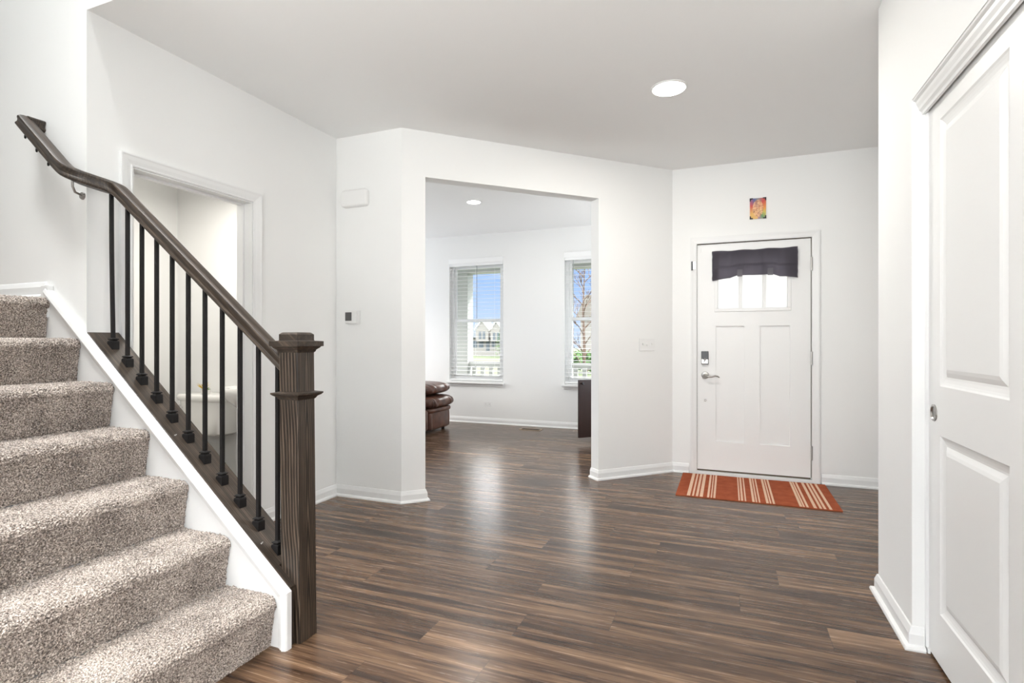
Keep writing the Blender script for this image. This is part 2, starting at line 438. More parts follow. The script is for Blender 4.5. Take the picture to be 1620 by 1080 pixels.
baseboard('baseboard_left', [(-2.81, 2.64), (-2.81, 3.37), c1, dg(AX0), dgb(AX0)], -1, 'white baseboard rounding the corner under the thermostat')
baseboard('baseboard_center', [dgb(AX1), dg(AX1), c2, (-.325, 5.12)], -1, 'white baseboard between the wide opening and the front door')
baseboard('baseboard_front', [(.722, 5.12), (1.40, 5.12)], -1, 'white baseboard right of the front door')
baseboard('baseboard_right', [(1.40, 5.12), (1.40, 3.01), (.66, 3.01), (.66, CY1), (.698, CY1)], -1, 'white baseboard wrapping the corner beside the closet')
baseboard('baseboard_back', [(-6.08, 7.13), (-.39, 7.13)], -1, 'white baseboard under the front room windows')
baseboard('baseboard_powder', [(-4.43, 1.73), (-4.43, 3.27), (-2.94, 3.27)], -1, 'white baseboard inside the powder room')

# ------------------------------------------------------------------ powder room doorway trim
def casing_prof():      # (u across face outward from opening, d proud of wall)
    return [(0, 0), (0, .010), (.006, .013), (.012, .009), (.030, .014), (.048, .017), (.056, .020), (.062, .020), (.062, 0)]
mbc = MB()
rings = []
cpf = casing_prof()
gap = .004
pts4 = [(DY0 - gap, 0, -1, 0), (DY0 - gap, DZ + gap, -1, 1), (DY1 + gap, DZ + gap, 1, 1), (DY1 + gap, 0, 1, 0)]
for y, z, sy, sz in pts4:
    rings.append([(-2.81 + d, y + sy * u, z + sz * u) for u, d in cpf])
mbc.loft(rings)
struct(obj('trim_1', mbc, M['trim']), 'white stepped casing around the powder room doorway', 'door casing')
mj = MB().box(-2.935, -2.806, DY0 - .003, DY0 + .003, 0, DZ - .003).box(-2.935, -2.806, DY1 - .003, DY1 + .003, 0, DZ - .003).box(-2.935, -2.806, DY0 - .003, DY1 + .003, DZ - .003, DZ + .003)
mj.box(-2.90, -2.87, DY0 + .003, DY0 + .014, 0, DZ - .003).box(-2.90, -2.87, DY1 - .014, DY1 - .003, 0, DZ - .003).box(-2.90, -2.87, DY0 + .014, DY1 - .014, DZ - .014, DZ - .003)
struct(obj('trim_2', mj, M['trim']), 'white jamb and stop lining the powder room doorway', 'door jamb')

# ------------------------------------------------------------------ STAIRS
RISE, RUN, X0 = .1995, .2393, -1.648
NST = 7; YR, YL = 1.598, .505
def carpet_profile(i):
    # one step: from riser bottom up, round the nose, back along the tread
    x = X0 - RUN * i; z = RISE * i; p = []
    zt = z + RISE
    n = 26
    for k in range(n): 
        s = k / (n - 1); p.append((x + .024 * s ** 1.3, z + (RISE - .045) * s))
    cx_, cz_, r_ = x - .006, zt - .036, .035
    for k in range(1, 16):
        a = R(-14 + 104 * k / 15)
        p.append((cx_ + r_ * math.cos(a), cz_ + r_ * math.sin(a)))
    x1 = x - RUN + (0 if i < NST - 1 else -1.25)
    m = 44 if i < NST - 1 else 90
    for k in range(1, m + 1):
        s = k / m; p.append((cx_ + (x1 - cx_) * s, zt - .001))
    return p
def resample(p, step):
    out = []; p = np.array(p); d = np.r_[0, np.cumsum(np.hypot(*np.diff(p, axis=0).T))]
    n = max(2, int(d[-1] / step)); t = np.linspace(0, d[-1], n)
    return np.c_[np.interp(t, d, p[:, 0]), np.interp(t, d, p[:, 1])]
stairs = thing('carpeted_staircase', 'carpeted stairs with seven beige speckled plush steps climbing left', 'stairs', (-2.4, 1.05, 0))
rng = np.random.default_rng(3)
def carpet_step(i):
    pr = resample(carpet_profile(i), .0042 if i < NST - 1 else .006)
    ny = int((YR - YL) / .0046)
    ys = np.linspace(YL, YR, ny)
    # normals of the profile
    tx = np.gradient(pr[:, 0]); tz = np.gradient(pr[:, 1]); L = np.hypot(tx, tz) + 1e-9
    nx, nzv = tz / L, -tx / L      # outward (right / up)
    n = len(pr)
    amp = rng.normal(0, 1, (n, ny)) * .0019
    big = rng.normal(0, 1, (n // 6 + 3, ny // 6 + 3))
    ii = np.linspace(0, big.shape[0] - 1.001, n); jj = np.linspace(0, big.shape[1] - 1.001, ny)
    i0 = ii.astype(int); j0 = jj.astype(int); fi = (ii - i0)[:, None]; fj = (jj - j0)[None, :]
    bl = big[i0][:, j0] * (1 - fi) * (1 - fj) + big[i0 + 1][:, j0] * fi * (1 - fj) + big[i0][:, j0 + 1] * (1 - fi) * fj + big[i0 + 1][:, j0 + 1] * fi * fj
    amp = amp + bl * .0009
    X = pr[:, 0][:, None] + nx[:, None] * amp; Z = pr[:, 1][:, None] + nzv[:, None] * amp
    Y = np.repeat(ys[None, :], n, 0) + rng.normal(0, .0006, (n, ny))
    Y[:, -1] = YR; Y[:, 0] = YL
    off = stairs.location
    co = np.stack([X - off.x, Y - off.y, Z - off.z], -1).reshape(-1, 3)
    a = np.arange(n - 1)[:, None] * ny + np.arange(ny - 1)[None, :]
    f = np.stack([a, a + 1, a + ny + 1, a + ny], -1).reshape(-1, 4)
    # closing side skirts so the step has real thickness
    base = len(co); xin = X0 - RUN * i - RUN - .02
    me = bpy.data.meshes.new('carpet_step')
    me.vertices.add(len(co)); me.vertices.foreach_set('co', co.ravel())
    me.loops.add(f.size); me.loops.foreach_set('vertex_index', f.ravel().astype(np.int32))
    me.polygons.add(len(f)); me.polygons.foreach_set('loop_start', np.arange(0, f.size, 4, dtype=np.int32)); me.polygons.foreach_set('loop_total', np.full(len(f), 4, dtype=np.int32))
    me.update(calc_edges=True); me.validate()
    me.materials.append(M['carpet'])
    o = bpy.data.objects.new('carpet_step' if i < NST - 1 else 'carpet_landing', me); COL.objects.link(o); o.parent = stairs
    for p in me.polygons: p.use_smooth = False
    return o
for i in range(NST): carpet_step(i)
# wooden body under the carpet
mbs = MB()
for i in range(NST):
    x = X0 - RUN * i; x1 = x - RUN if i < NST - 1 else -4.59
    mbs.box(x1, x - .012, YL, YR - .001, 0 if i == 0 else RISE * i - .02, RISE * (i + 1) - .012)
    if i: mbs.box(x1, x - .012, YL, YR - .001, 0, RISE * i - .02)
obj('stair_body', mbs, M['trim'], stairs)

# skirt board with moulding on the wall side
SL = .808
def zcap(x): return .236 + SL * (-1.582 - x)
sk = MB()
YS0, YS1 = 1.600, 1.619
sk.prism_y([(-1.60, 0), (-1.60, zcap(-1.60) - .03), (-3.02, zcap(-3.02) - .03), (-3.10, zcap(-3.02) - .03), (-3.10, 1.30), (-3.10, 1.0), (-2.2, .2), (-2.0, 0)], YS0, YS1)
skirt = obj('trim_3', sk, M['trim']); struct(skirt, 'white sloping skirt board with moulded edge beside the carpeted steps', 'skirt board')
# moulding: profile (u = distance below the outer edge, d = proud toward the stairs)
MPF = [(0, -.018), (0, .004), (.004, .010), (.020, .015), (.021, .011), (.034, .009), (.036, .004), (.050, .001), (.052, -.018)]
def mring(px, pz, ux, uz): return [(px + ux * u, YS0 - d, pz + uz * u) for u, d in MPF]
cs = math.cos(math.atan(SL)); sn = math.sin(math.atan(SL))
perp = (-sn, -cs)     # pointing below the sloped edge (down-left)
xe = -1.563
ze = zcap(xe)
# mitre direction between vertical leg (inward = -x) and slope (inward = perp)
bi = Vector((-1 + perp[0], 0, 0 + perp[1])).normalized(); kmi = 1 / (bi.x * -1)
xt = -3.075; zt_ = zcap(xt)
rings = [mring(xe, 0, -1, 0), mring(xe, ze, bi.x * kmi, bi.z * kmi), mring(xt, zt_, perp[0], perp[1])]
obj('moulding', MB().loft(rings), M['trim'], skirt)
obj('end_block', MB().box(-3.115, -3.062, YS0 - .008, YS1, 1.30, zcap(-3.07) + .018), M['trim'], skirt, bevel=.002)
baseboard('baseboard_landing', [(-4.6, 1.62), (-3.115, 1.62)], -1, 'white baseboard along the stair landing', z=7 * RISE, prof=[(d * 1.0, h * .95) for d, h in BP])

# ------------------------------------------------------------------ knee wall under the railing
KX = -1.655
kw = MB().prism_y([(KX, 0), (KX, zcap(KX) - .022), (-2.81, zcap(-2.81) - .022), (-2.81, 0)], 1.621, 1.745)
struct(obj('wall_knee', kw, M['wall']), 'low sloping knee wall carrying the stair railing', 'knee wall')

# ------------------------------------------------------------------ RAILING
rail = thing('stair_railing', 'dark oak stair railing with square newel post and eleven thin black balusters', 'stair railing', (-1.60, 1.69, 0))
# cap on knee wall
cp = MB()
CT = .020
cp.prism_y([(KX, zcap(KX)), (KX, zcap(KX) - CT * 1.3), (-2.809, zcap(-2.809) - CT * 1.3), (-2.809, zcap(-2.809))], 1.621, 1.765)
cp.prism_y([(-1.574, zcap(-1.574)), (-1.574, zcap(-1.574) - CT * 1.3), (KX, zcap(KX) - CT * 1.3), (KX, zcap(KX))], 1.621, 1.650)
obj('wood_cap', cp, M['oak_x'], rail, bevel=.0015)
obj('end_board', MB().prism_y([(-1.578, 0), (-1.578, zcap(-1.578) - .026), (KX, zcap(KX) - .026), (KX, 0)], 1.621, 1.650), M['oak_v'], rail)
# newel post, a touch out of plumb
NX, NY, NH = -1.597, 1.6955, .0465
def lean(mb):
    mb.v = [(x - .0145 * z / 1.2, y, z) for x, y, z in mb.v]; return mb
def sq(mb, h0, z0, h1, z1, cx_=NX, cy_=NY):
    return mb.hexa([(cx_ - h0, cy_ - h0, z0), (cx_ + h0, cy_ - h0, z0), (cx_ + h0, cy_ + h0, z0), (cx_ - h0, cy_ + h0, z0)],
                   [(cx_ - h1, cy_ - h1, z1), (cx_ + h1, cy_ - h1, z1), (cx_ + h1, cy_ + h1, z1), (cx_ - h1, cy_ + h1, z1)])
def sqloft(prof):
    return MB().loft([[(NX - h, NY - h, z), (NX + h, NY - h, z), (NX + h, NY + h, z), (NX - h, NY + h, z)] for h, z in prof])
newel = obj('newel_post', lean(sqloft([(NH, 0), (NH, 1.15)])), M['oak_v'], rail, bevel=.002)
obj('newel_cap', lean(sqloft([(NH, 1.139), (NH + .004, 1.143), (NH + .006, 1.150), (NH + .016, 1.158), (NH + .019, 1.163), (NH + .026, 1.164), (NH + .026, 1.184), (NH + .002, 1.186), (NH, 1.188), (NH, 1.211), (NH - .008, 1.218), (NH - .012, 1.219)])), M['oak_x'], newel)
obj('newel_collar', lean(sqloft([(NH - .001, .950), (NH + .004, .955), (NH + .008, .962), (NH + .018, .968), (NH + .024, .974), (NH + .024, .979), (NH - .001, .984)])), M['oak_x'], newel)
# handrail
prof = []
hw = .0295
base_pts = [(-.018, -.030), (-.018, -.0285), (-.022, -.026), (-.0275, -.021), (-.0275, -.016), (-.023, -.008), (-.0235, .002), (-.0285, .011), (-.030, .017), (-.028, .023), (-.020, .028), (-.008, .0305)]
prof = base_pts + [(-a, b) for a, b in reversed(base_pts)]
def zr(x): return 1.124 + .79 * (-1.703 - x)
ctrl = [(-2.60, 1.688, zr(-2.60)), (-2.67, 1.688, zr(-2.67)), (-2.705, 1.685, 1.908), (-2.735, 1.665, 1.920), (-2.762, 1.622, 1.932), (-2.788, 1.578, 1.945), (-2.825, 1.552, 1.966), (-2.87, 1.546, 2.000), (-2.93, 1.546, 2.050), (-3.0, 1.546, 2.109)]
def catmull(P, n=5):
    out = []; P = [Vector(p) for p in P]
    for i in range(1, len(P) - 2):
        for k in range(n):
            t = k / n; a, b, c, d = P[i - 1], P[i], P[i + 1], P[i + 2]
            out.append(.5 * ((2 * b) + (-a + c) * t + (2 * a - 5 * b + 4 * c - d) * t * t + (-a + 3 * b - 3 * c + d) * t ** 3))
    out.append(P[-2]); return out
path = [(-1.652, 1.688, zr(-1.652))] + [(x, 1.688, zr(x)) for x in (-1.9, -2.2, -2.45)] + catmull(ctrl)
ztop = 2.109
xend = -3.165; zend = ztop + (-3.0 - xend) * .845
path += [(-3.0, 1.546, ztop), (xend, 1.546, zend)]
hr = obj('handrail', MB().sweep(path, prof, True), M['oak_x'], rail); autosmooth(hr, 32)
ret = MB().sweep([(xend + .012, 1.552, zend - .006), (xend + .012, 1.619, zend - .006)], prof)
autosmooth(obj('rail_return', ret, M['oak_x'], hr), 32)
for xb in (-2.835,):
    zb = ztop + (-3.0 - xb) * .845 - .036
    b = MB().tube([(xb + .008, 1.570, zb + .004), (xb + .004, 1.573, zb - .030), (xb, 1.585, zb - .052), (xb, 1.612, zb - .060)], .0055, 10)
    b.lathe((xb, 1.619, zb - .062), [(.001, -.008), (.016, -.008), (.018, -.002), (.018, 0)], 18, 'y')
    autosmooth(obj('rail_bracket', b, M['steel'], hr))
for k, xb in enumerate((-2.925, -3.015, -3.105)):
    zb = ztop + (-3.0 - xb) * .845 - .040
    obj('screw', MB().lathe((xb, 1.525, zb - .006), [(.002, -.004), (.0045, -.001), (.0045, .012)], 10), M['iron'], hr, smooth=True)
# balusters
BX = [-1.7015, -1.805, -1.908, -2.011, -2.114, -2.217, -2.3195, -2.4215, -2.5215, -2.6215, -2.724]
BY = 1.686; bs = .0073
for i, bx in enumerate(BX):
    zt2 = zr(bx) - .030; zb = zcap(bx) - .002
    tx = -.014 if i == 10 else 0
    m_ = MB()
    n = 8; rr = []
    for k in range(n + 1):
        s_ = k / n; x = bx + tx * (s_ ** 1.2) + (.004 * math.sin(s_ * math.pi) * (-1 if i == 10 else 0)); z = zb + (zt2 - zb) * s_
        dz = (-SL if k == 0 else (-.79 if k == n else 0))
        rr.append([(x - bs, BY - bs, z - bs * dz), (x + bs, BY - bs, z + bs * dz), (x + bs, BY + bs, z + bs * dz), (x - bs, BY + bs, z - bs * dz)])
    m_.loft(rr)
    b = obj('baluster', m_, M['iron'], rail, bevel=.001)
    # shoe: angled base block with a stepped collar
    s = MB(); h = .0175
    def rg(h_, z_, ang=0): return [(bx - h_, BY - h_, z_ + ang * h_), (bx + h_, BY - h_, z_ - ang * h_), (bx + h_, BY + h_, z_ - ang * h_), (bx - h_, BY + h_, z_ + ang * h_)]
    zc = zcap(bx)
    s.loft([rg(h, zc, SL), rg(h, zc + .021, 0), rg(h - .001, zc + .026, 0), rg(h - .006, zc + .029, 0), rg(h - .006, zc + .032, 0), rg(h - .001, zc + .034, 0), rg(h - .001, zc + .037, 0), rg(bs + .001, zc + .042, 0)])
    obj('baluster_shoe', s, M['iron'], b, bevel=.0008)
for bx in (-2.245, -1.745):
    for dy in (0, .009):
        obj('screw', MB().lathe((bx - dy * .6, 1.645 + dy, zcap(bx) + .0), [(.001, .0045), (.003, .0035), (.004, .001), (.004, -.001)][::-1], 10), M['steel'], rail, smooth=True, label='small shiny screw head on the wood cap')

# ------------------------------------------------------------------ FRONT DOOR
fd = sthing('door_1', (.19, 5.15, 0), 'white craftsman front door with three small panes', 'front door')
dx0, dx1, dz0, dz1, yf = -.256, .645, .042, 2.052, 5.135
gx0, gx1, gz0, gz1 = -.083, .470, 1.477, 1.93
PX = [(-.100, .134), (.258, .488)]; PZ0, PZ1 = .295, 1.322
slab = MB()
yk = 5.178
# stiles and rails around the recessed panels and window
slab.box(dx0, PX[0][0], yf, yk, dz0, dz1).box(PX[1][1], dx1, yf, yk, dz0, dz1)
slab.box(PX[0][0], PX[1][1], yf, yk, dz0, PZ0).box(PX[0][0], PX[1][1], yf, yk, PZ1, gz0).box(PX[0][1], PX[1][0], yf, yk, PZ0, PZ1)
slab.box(PX[0][0], PX[1][1], yf, yk, gz1, dz1)
slab.box(PX[0][0], gx0, yf, yk, gz0, gz1).box(gx1, PX[1][1], yf, yk, gz0, gz1)
for a, b in PX: slab.box(a, b, yf + .013, yk, PZ0, PZ1)
ds = obj('door_slab', slab, M['door'], fd)
# glazing frame moulding + muntins
fr = MB(); o_ = .028
for a, b, c, d in ((gx0 - o_, gx1 + o_, gz0 - o_, gz0), (gx0 - o_, gx1 + o_, gz1, gz1 + o_), (gx0 - o_, gx0, gz0, gz1), (gx1, gx1 + o_, gz0, gz1)):
    fr.box(a, b, yf - .007, yf + .001, c, d)
gf = obj('glazing_frame', fr, M['door'], ds, bevel=.003)
mu = MB()
for a, b in ((.0905, .1125), (.279, .301)): mu.box(a, b, yf - .002, yk, gz0, gz1)
obj('muntins', mu, M['door'], gf)
for a, b in ((gx0, .0905), (.1125, .279), (.301, gx1)):
    obj('pane', MB().box(a, b, 5.152, 5.156, gz0, gz1), M['frosted'], ds)
# casing + jamb + threshold
cz = [(0, 0), (0, .012), (.010, .015), (.030, .017), (.046, .020), (.058, .020), (.058, 0)]
pts4 = [(-.258, 0, -1, 0), (-.258, 2.058, -1, 1), (.651, 2.058, 1, 1), (.651, 0, 1, 0)]
rings = [[(x + sx_ * u, 5.12 - d, z + sz * u) for u, d in cz] for x, z, sx_, sz in pts4]
obj('door_casing', MB().loft(rings), M['trim'], fd)
obj('door_seal', MB().box(FD0 + .001, FD1 - .001, 5.179, 5.20, .02, dz1 + .01), M['dark_strip'], fd) if False else None
seal = MB().box(dx0 - .005, dx0 - .0005, 5.139, 5.178, .03, 2.058).box(dx0, dx1, 5.139, 5.178, dz1 + .0005, 2.06).box(dx1 + .0005, dx1 + .005, 5.139, 5.178, .03, 2.058)
obj('weather_seal', seal, M['dark_strip'], fd)
obj('threshold', MB().box(-.262, .655, 5.095, 5.20, 0, .026).box(-.256, .650, 5.136, 5.17, .026, .0415), M['trim'], fd, bevel=.003)
obj('door_sweep', MB().box(-.255, .644, 5.1345, 5.1365, .029, .0415), M['dark_strip'], fd)
for z0, z1 in ((1.777, 1.888), (.990, 1.101), (.197, .313)):
    hg = MB().lathe((.6485, 5.103, z0), [(.0078, 0), (.0078, z1 - z0)], 12)
    hg.box(.6455, .6505, 5.103, 5.134, z0, z1)
    obj('hinge', hg, M['steel'], fd, smooth=False)
# swing-bar guard on the left casing
g = MB().box(-.306, -.291, 5.090, 5.101, 1.823, 1.903)
gg = obj('door_guard', g, M['black'], fd, bevel=.002, label='small dark metal door guard on the left casing')
obj('guard_plate', MB().box(-.291, -.268, 5.096, 5.101, 1.832, 1.898), M['chrome'], gg, bevel=.001)
# smart deadbolt
lk = obj('deadbolt', MB().box(-.2215, -.1615, yf - .026, yf, .981, 1.099), M['black'], fd, bevel=.004, label='black deadbolt case with silver lower half')
obj('deadbolt_plate', MB().box(-.2195, -.1635, yf - .0285, yf - .0255, .988, 1.027), M['steel'], lk, bevel=.001)
tt = MB().lathe((-.196, yf - .0285, 1.012), [(.010, 0), (.010, -.008)], 16, 'y')
tt.tube([(-.197, yf - .040, 1.006), (-.186, yf - .040, 1.038)], [.006, .0075], 10)
obj('thumb_turn', tt, M['chrome'], lk, smooth=False)
# lever
lv = MB().lathe((-.189, yf, .884), [(.033, 0), (.033, -.006), (.029, -.011), (.014, -.014), (.011, -.045), (.006, -.048)], 28, 'y')
lvp = autosmooth(obj('lever_rose', lv, M['steel'], fd))
hnd = MB().tube([(-.192, yf - .048, .884), (-.165, yf - .052, .876), (-.135, yf - .053, .874), (-.105, yf - .050, .882), (-.083, yf - .046, .878), (-.070, yf - .042, .868)], [.010, .009, .0075, .0065, .0055, .004], 12)
obj('lever_handle', hnd, M['steel'], lvp, smooth=True)
obj('peg', MB().lathe((-.1885, yf, .659), [(.0105, 0), (.0105, -.003), (.007, -.005), (.004, -.004)], 16, 'y'), M['steel'], fd, smooth=True)
# tiny sensor marks at upper left corner
obj('alarm_contact', MB().box(-.232, -.222, yf - .004, yf, 1.985, 2.02), M['plastic'], fd, bevel=.001)

# valance curtain on the door
vl = MB(); nx_, nz_ = 60, 26
vx0, vx1 = -.130, .545
rows = []
for j in range(nz_ + 1):
    t_ = j / nz_; row = []
    for i in range(nx_ + 1):
        s_ = i / nx_
        bot = 1.722 + .022 * math.sin(math.pi * s_) + .006 * math.sin(s_ * 9) + (.022 if .22 < s_ < .8 else 0) * min(1, (s_ - .22) * 12, (.8 - s_) * 12)
        top = 1.982 + .003 * math.sin(s_ * 21)
        z = top + (bot - top) * t_
        tier = 1 if t_ < .6 else 0
        y = 5.110 - (.012 if tier else 0) - .004 * math.sin(s_ * 26 + t_ * 3) * t_ - .002 * math.sin(s_ * 60)
        if .57 < t_ < .63: y += .004
        row.append((vx0 + (vx1 - vx0) * s_ + .004 * (t_ - .5) * math.sin(j), y, z))
    rows.append(row)
vl.loft(rows, cap=False, closed=False)
vo = obj('valance', vl, M['valance'], None, base=(.2, 5.11, 1.85), smooth=True)
vo.modifiers.new('thick', 'SOLIDIFY').thickness = .002
tag(vo, 'dark grey purple fabric valance covering the top of the front door panes', 'curtain')
obj('curtain_rod', MB().tube([(vx0 - .004, 5.117, 1.97), (vx1 + .004, 5.117, 1.97)], .005, 10).box(vx0 + .02, vx0 + .03, 5.117, 5.1345, 1.965, 1.975).box(vx1 - .03, vx1 - .02, 5.117, 5.1345, 1.965, 1.975), M['trim'], vo)

for a in (.075, .315):
    obj('ribbon', MB().box(a, a + .042, 5.0905, 5.0925, 1.752, 1.812), M['ribbon'], vo)
# picture above the door
def picture_mat():
    m = mat('painted_print', (.5, .3, .2), .45); t = NT(m)
    s = t.n('ShaderNodeSeparateXYZ'); t.l(t.pos(), s.inputs[0])
    u = t.math('DIVIDE', t.math('SUBTRACT', s.outputs[0], .24), .065); v = t.math('DIVIDE', t.math('SUBTRACT', s.outputs[2], 2.332), .09)
    ang = t.math('ARCTAN2', u, v)
    a = t.math('ADD', t.math('DIVIDE', ang, 6.2832), .5)
    c = t.ramp(a, [(0, (.75, .45, .15)), (.14, (.75, .45, .12)), (.3, (.6, .08, .06)), (.42, (.10, .12, .30)), (.5, (.25, .25, .25)), (.62, (.60, .06, .05)), (.75, (.75, .30, .05)), (.82, (.6, .5, .1)), (.9, (.12, .30, .12)), (1, (.45, .2, .3))])
    n1 = t.noise(t.pos(), 55, 4, .6)
    w1 = t.math('MULTIPLY', u, u); 
    inside = t.math('LESS_THAN', t.math('ADD', w1, t.math('MULTIPLY', t.math('MULTIPLY', v, v), .62)), .42)
    fig = t.ramp(n1, [(.35, (.28, .10, .05)), (.5, (.72, .36, .20)), (.62, (.85, .58, .30))])
    t.l(t.mix(t.math('MULTIPLY', inside, .85), c, fig), t.b.inputs['Base Color'])
    return m
pc = thing('wall_picture', 'small colourful religious style print with black corner clips above the front door', 'picture', (.24, 5.119, 2.332))
obj('print', MB().box(.177, .303, 5.108, 5.1195, 2.245, 2.421), picture_mat(), pc)
for sx_, xx in ((1, .175), (-1, .305)):
    for sz, zz in ((1, 2.242), (-1, 2.423)):
        xa, xb = sorted((xx, xx + sx_ * .026)); za, zb = sorted((zz, zz + sz * .010))
        xc, xd = sorted((xx, xx + sx_ * .010)); zc_, zd = sorted((zz, zz + sz * .026))
        obj('corner_clip', MB().box(xa, xb, 5.1045, 5.1085, za, zb).box(xc, xd, 5.1045, 5.1085, zc_, zd), M['black'], pc)

# ------------------------------------------------------------------ RUG
def rug_mat():
    m = mat('rust_rug', (.36, .09, .035), .9, 0, .1); t = NT(m)
    n1 = t.noise(t.pos(), 14, 4); n2 = t.noise(t.pos(), 320, 2, .7)
    c = t.ramp(t.math('ADD', t.math('MULTIPLY', n1, .5), t.math('MULTIPLY', n2, .5)), [(.3, (.25, .052, .022)), (.7, (.43, .115, .05))])
    t.l(c, t.b.inputs['Base Color']); t.bump(n2, .5, .002); return m
def stripe_mat():
    m = mat('cream_stripe', (.75, .52, .36), .9, 0, .1); t = NT(m)
    n2 = t.noise(t.pos(), 260, 3, .7)
    t.l(t.ramp(n2, [(.3, (.55, .30, .19)), (.55, (.80, .58, .42))]), t.b.inputs['Base Color']); t.bump(n2, .6, .002); return m
rug = thing('door_rug', 'rust red flat woven rug with bands of cream stripes in front of the front door', 'rug', (.18, 4.71, 0))
rx0, rx1, ry0, ry1 = -.375, .742, 4.335, 5.083
def rug_edge(s): return .004 * math.sin(s * 9)
rb = MB(); ro = []; nn = 40
for j in range(13):
    yy = ry0 + (ry1 - ry0) * j / 12
    ro.append([(rx0 + (rx1 - rx0) * i / nn, yy + rug_edge(i / nn) * (j / 12 - .5), .0075 + (.006 if j == 0 and False else 0)) for i in range(nn + 1)])
rb.loft(ro, cap=False, closed=False)
rbo = obj('rug_body', rb, rug_mat(), rug); sd = rbo.modifiers.new('t', 'SOLIDIFY'); sd.thickness = .007; sd.offset = -1
ST = [(-0.293, -0.269), (-0.255, -0.242), (-0.228, -0.211), (-0.2, -0.177), (-0.147, -0.132), (-0.121, -0.112), (-0.103, -0.088), (0.073, 0.083), (0.091, 0.105), (0.116, 0.126), (0.167, 0.183), (0.19, 0.2), (0.211, 0.221), (0.26, 0.277), (0.284, 0.294), (0.304, 0.318), (0.476, 0.493), (0.498, 0.509), (0.519, 0.534), (0.565, 0.585), (0.601, 0.617), (0.627, 0.643), (0.662, 0.68)]
sb = MB()
for a, b in ST: sb.box(a, b, ry0 + .002, ry1 - .004, .0070, .0086)
obj('stripes', sb, stripe_mat(), rug, label='cream woven stripes')

# ------------------------------------------------------------------ CLOSET
cd = sthing('door_2', (.73, 2.1, 0), 'white two-panel sliding closet door', 'closet door')
def closet_leaf(x0, ya, yb, pull):
    x1 = x0 + .034; pz = [(1.021, 1.985), (.195, .842)]; py0, py1 = ya + .115, yb - .118
    m_ = MB()
    m_.box(x0, x1, ya, py0, .012, 2.075).box(x0, x1, py1, yb, .012, 2.075)
    m_.box(x0, x1, py0, py1, .012, pz[1][0]).box(x0, x1, py0, py1, pz[1][1], pz[0][0]).box(x0, x1, py0, py1, pz[0][1], 2.075)
    leaf = obj('door_leaf', m_, M['door'], cd)
    for z0, z1 in pz:
        r_ = MB(); seq = [(0, 0), (.006, .004), (.014, .007), (.026, .010), (.034, .011), (.050, .004), (.062, .001)]
        rings = [[(x0 + d, py0 + u, z0 + u), (x0 + d, py1 - u, z0 + u), (x0 + d, py1 - u, z1 - u), (x0 + d, py0 + u, z1 - u)] for u, d in seq]
        r_.loft(rings, cap=False); n = len(r_.v); r_.f.append((n - 4, n - 3, n - 2, n - 1))
        obj('panel', r_, M['door'], leaf)
    if pull:
        pl = MB().lathe((x0, 2.445, .918), [(.031, .0005), (.031, -.004), (.026, -.005), (.023, -.0002), (.002, -.0001)], 28, 'x')
        p_ = autosmooth(obj('finger_pull', pl, M['steel'], leaf))
    return leaf
closet_leaf(.712, 1.752, 2.506, True)
closet_leaf(.752, .985, 1.80, False)
fa = MB().prism_y([(.662, 2.114), (.664, 2.108), (.672, 2.103), (.674, 2.092), (.680, 2.080), (.682, 2.070), (.690, 2.062), (.692, 2.052), (.702, 2.052), (.702, 2.114)], CY0, CY1)
struct(obj('trim_4', fa, M['trim']), 'white moulded fascia over the sliding closet door', 'closet trim')
obj_ = struct(obj('trim_5', MB().box(.702, .80, CY1 - .006, CY1, 0, CZ).box(.702, .80, CY0, CY0 + .006, 0, CZ), M['trim']), 'white lining at the closet door edge', 'closet trim')
obj_ = struct(obj('trim_6', MB().box(.703, .712, CY1 - .026, CY1 - .0065, .001, .018), M['plastic']), 'small white floor guide at the closet door', 'door guide')

# ------------------------------------------------------------------ ceiling lights
def ceiling_light(x, y, r, m, label, pw):
    t = thing('ceiling_light', label, 'ceiling light', (x, y, H), 'recessed ceiling lights')
    obj('trim_ring', MB().lathe((x, y, H), [(r * 1.13, 0), (r * 1.13, -.004), (r * 1.06, -.007), (r * .985, -.006), (r * .985, 0)], 40), M['plastic'], t, smooth=False)
    obj('diffuser', MB().lathe((x, y, H), [(r * .98, -.0005), (r * .975, -.008), (.001, -.009)], 40), m, t)
    l = bpy.data.lights.new('disc_lamp', 'AREA'); l.shape = 'DISK'; l.size = r * 1.8; l.energy = pw; l.color = (1, .96, .9)
    lo = bpy.data.objects.new('disc_lamp', l); COL.objects.link(lo); lo.location = (x, y, H - .012)
ceiling_light(-.338, 3.46, .098, M['led'], 'round lit ceiling disc light over the entry hall', 19)
ceiling_light(-2.64, 5.45, .075, M['led2'], 'round lit ceiling disc light in the front room beyond the opening', 10)

# ------------------------------------------------------------------ wall devices
t = thing('door_chime', 'white rounded chime box high on the short wall above the thermostat', 'chime box', (-2.62, 3.37, 2.27))
bx = MB(); rings = []
for d, k in ((0, 0), (.030, 0), (.040, .005), (.044, .014)):
    ring = []
    x0, x1, z0, z1 = -2.742 + k, -2.502 - k, 2.203 + k, 2.333 - k; rr = .030
    for cx_, cz_, a0 in ((x1 - rr, z1 - rr, 0), (x0 + rr, z1 - rr, 90), (x0 + rr, z0 + rr, 180), (x1 - rr, z0 + rr, 270)):
        for s in range(6):
            a = R(a0 + 18 * s); ring.append((cx_ + rr * math.cos(a), 3.37 - d, cz_ + rr * math.sin(a)))
    rings.append(ring)
autosmooth(obj('cover', MB().loft(rings), M['plastic'], t), 50)
obj('mounting_plate', MB().box(-2.735, -2.509, 3.366, 3.3695, 2.21, 2.326), M['plastic'], t)
t = thing('thermostat', 'small white wall thermostat with dark square screen beside the bathroom wall corner', 'thermostat', (-2.64, 3.37, 1.36))
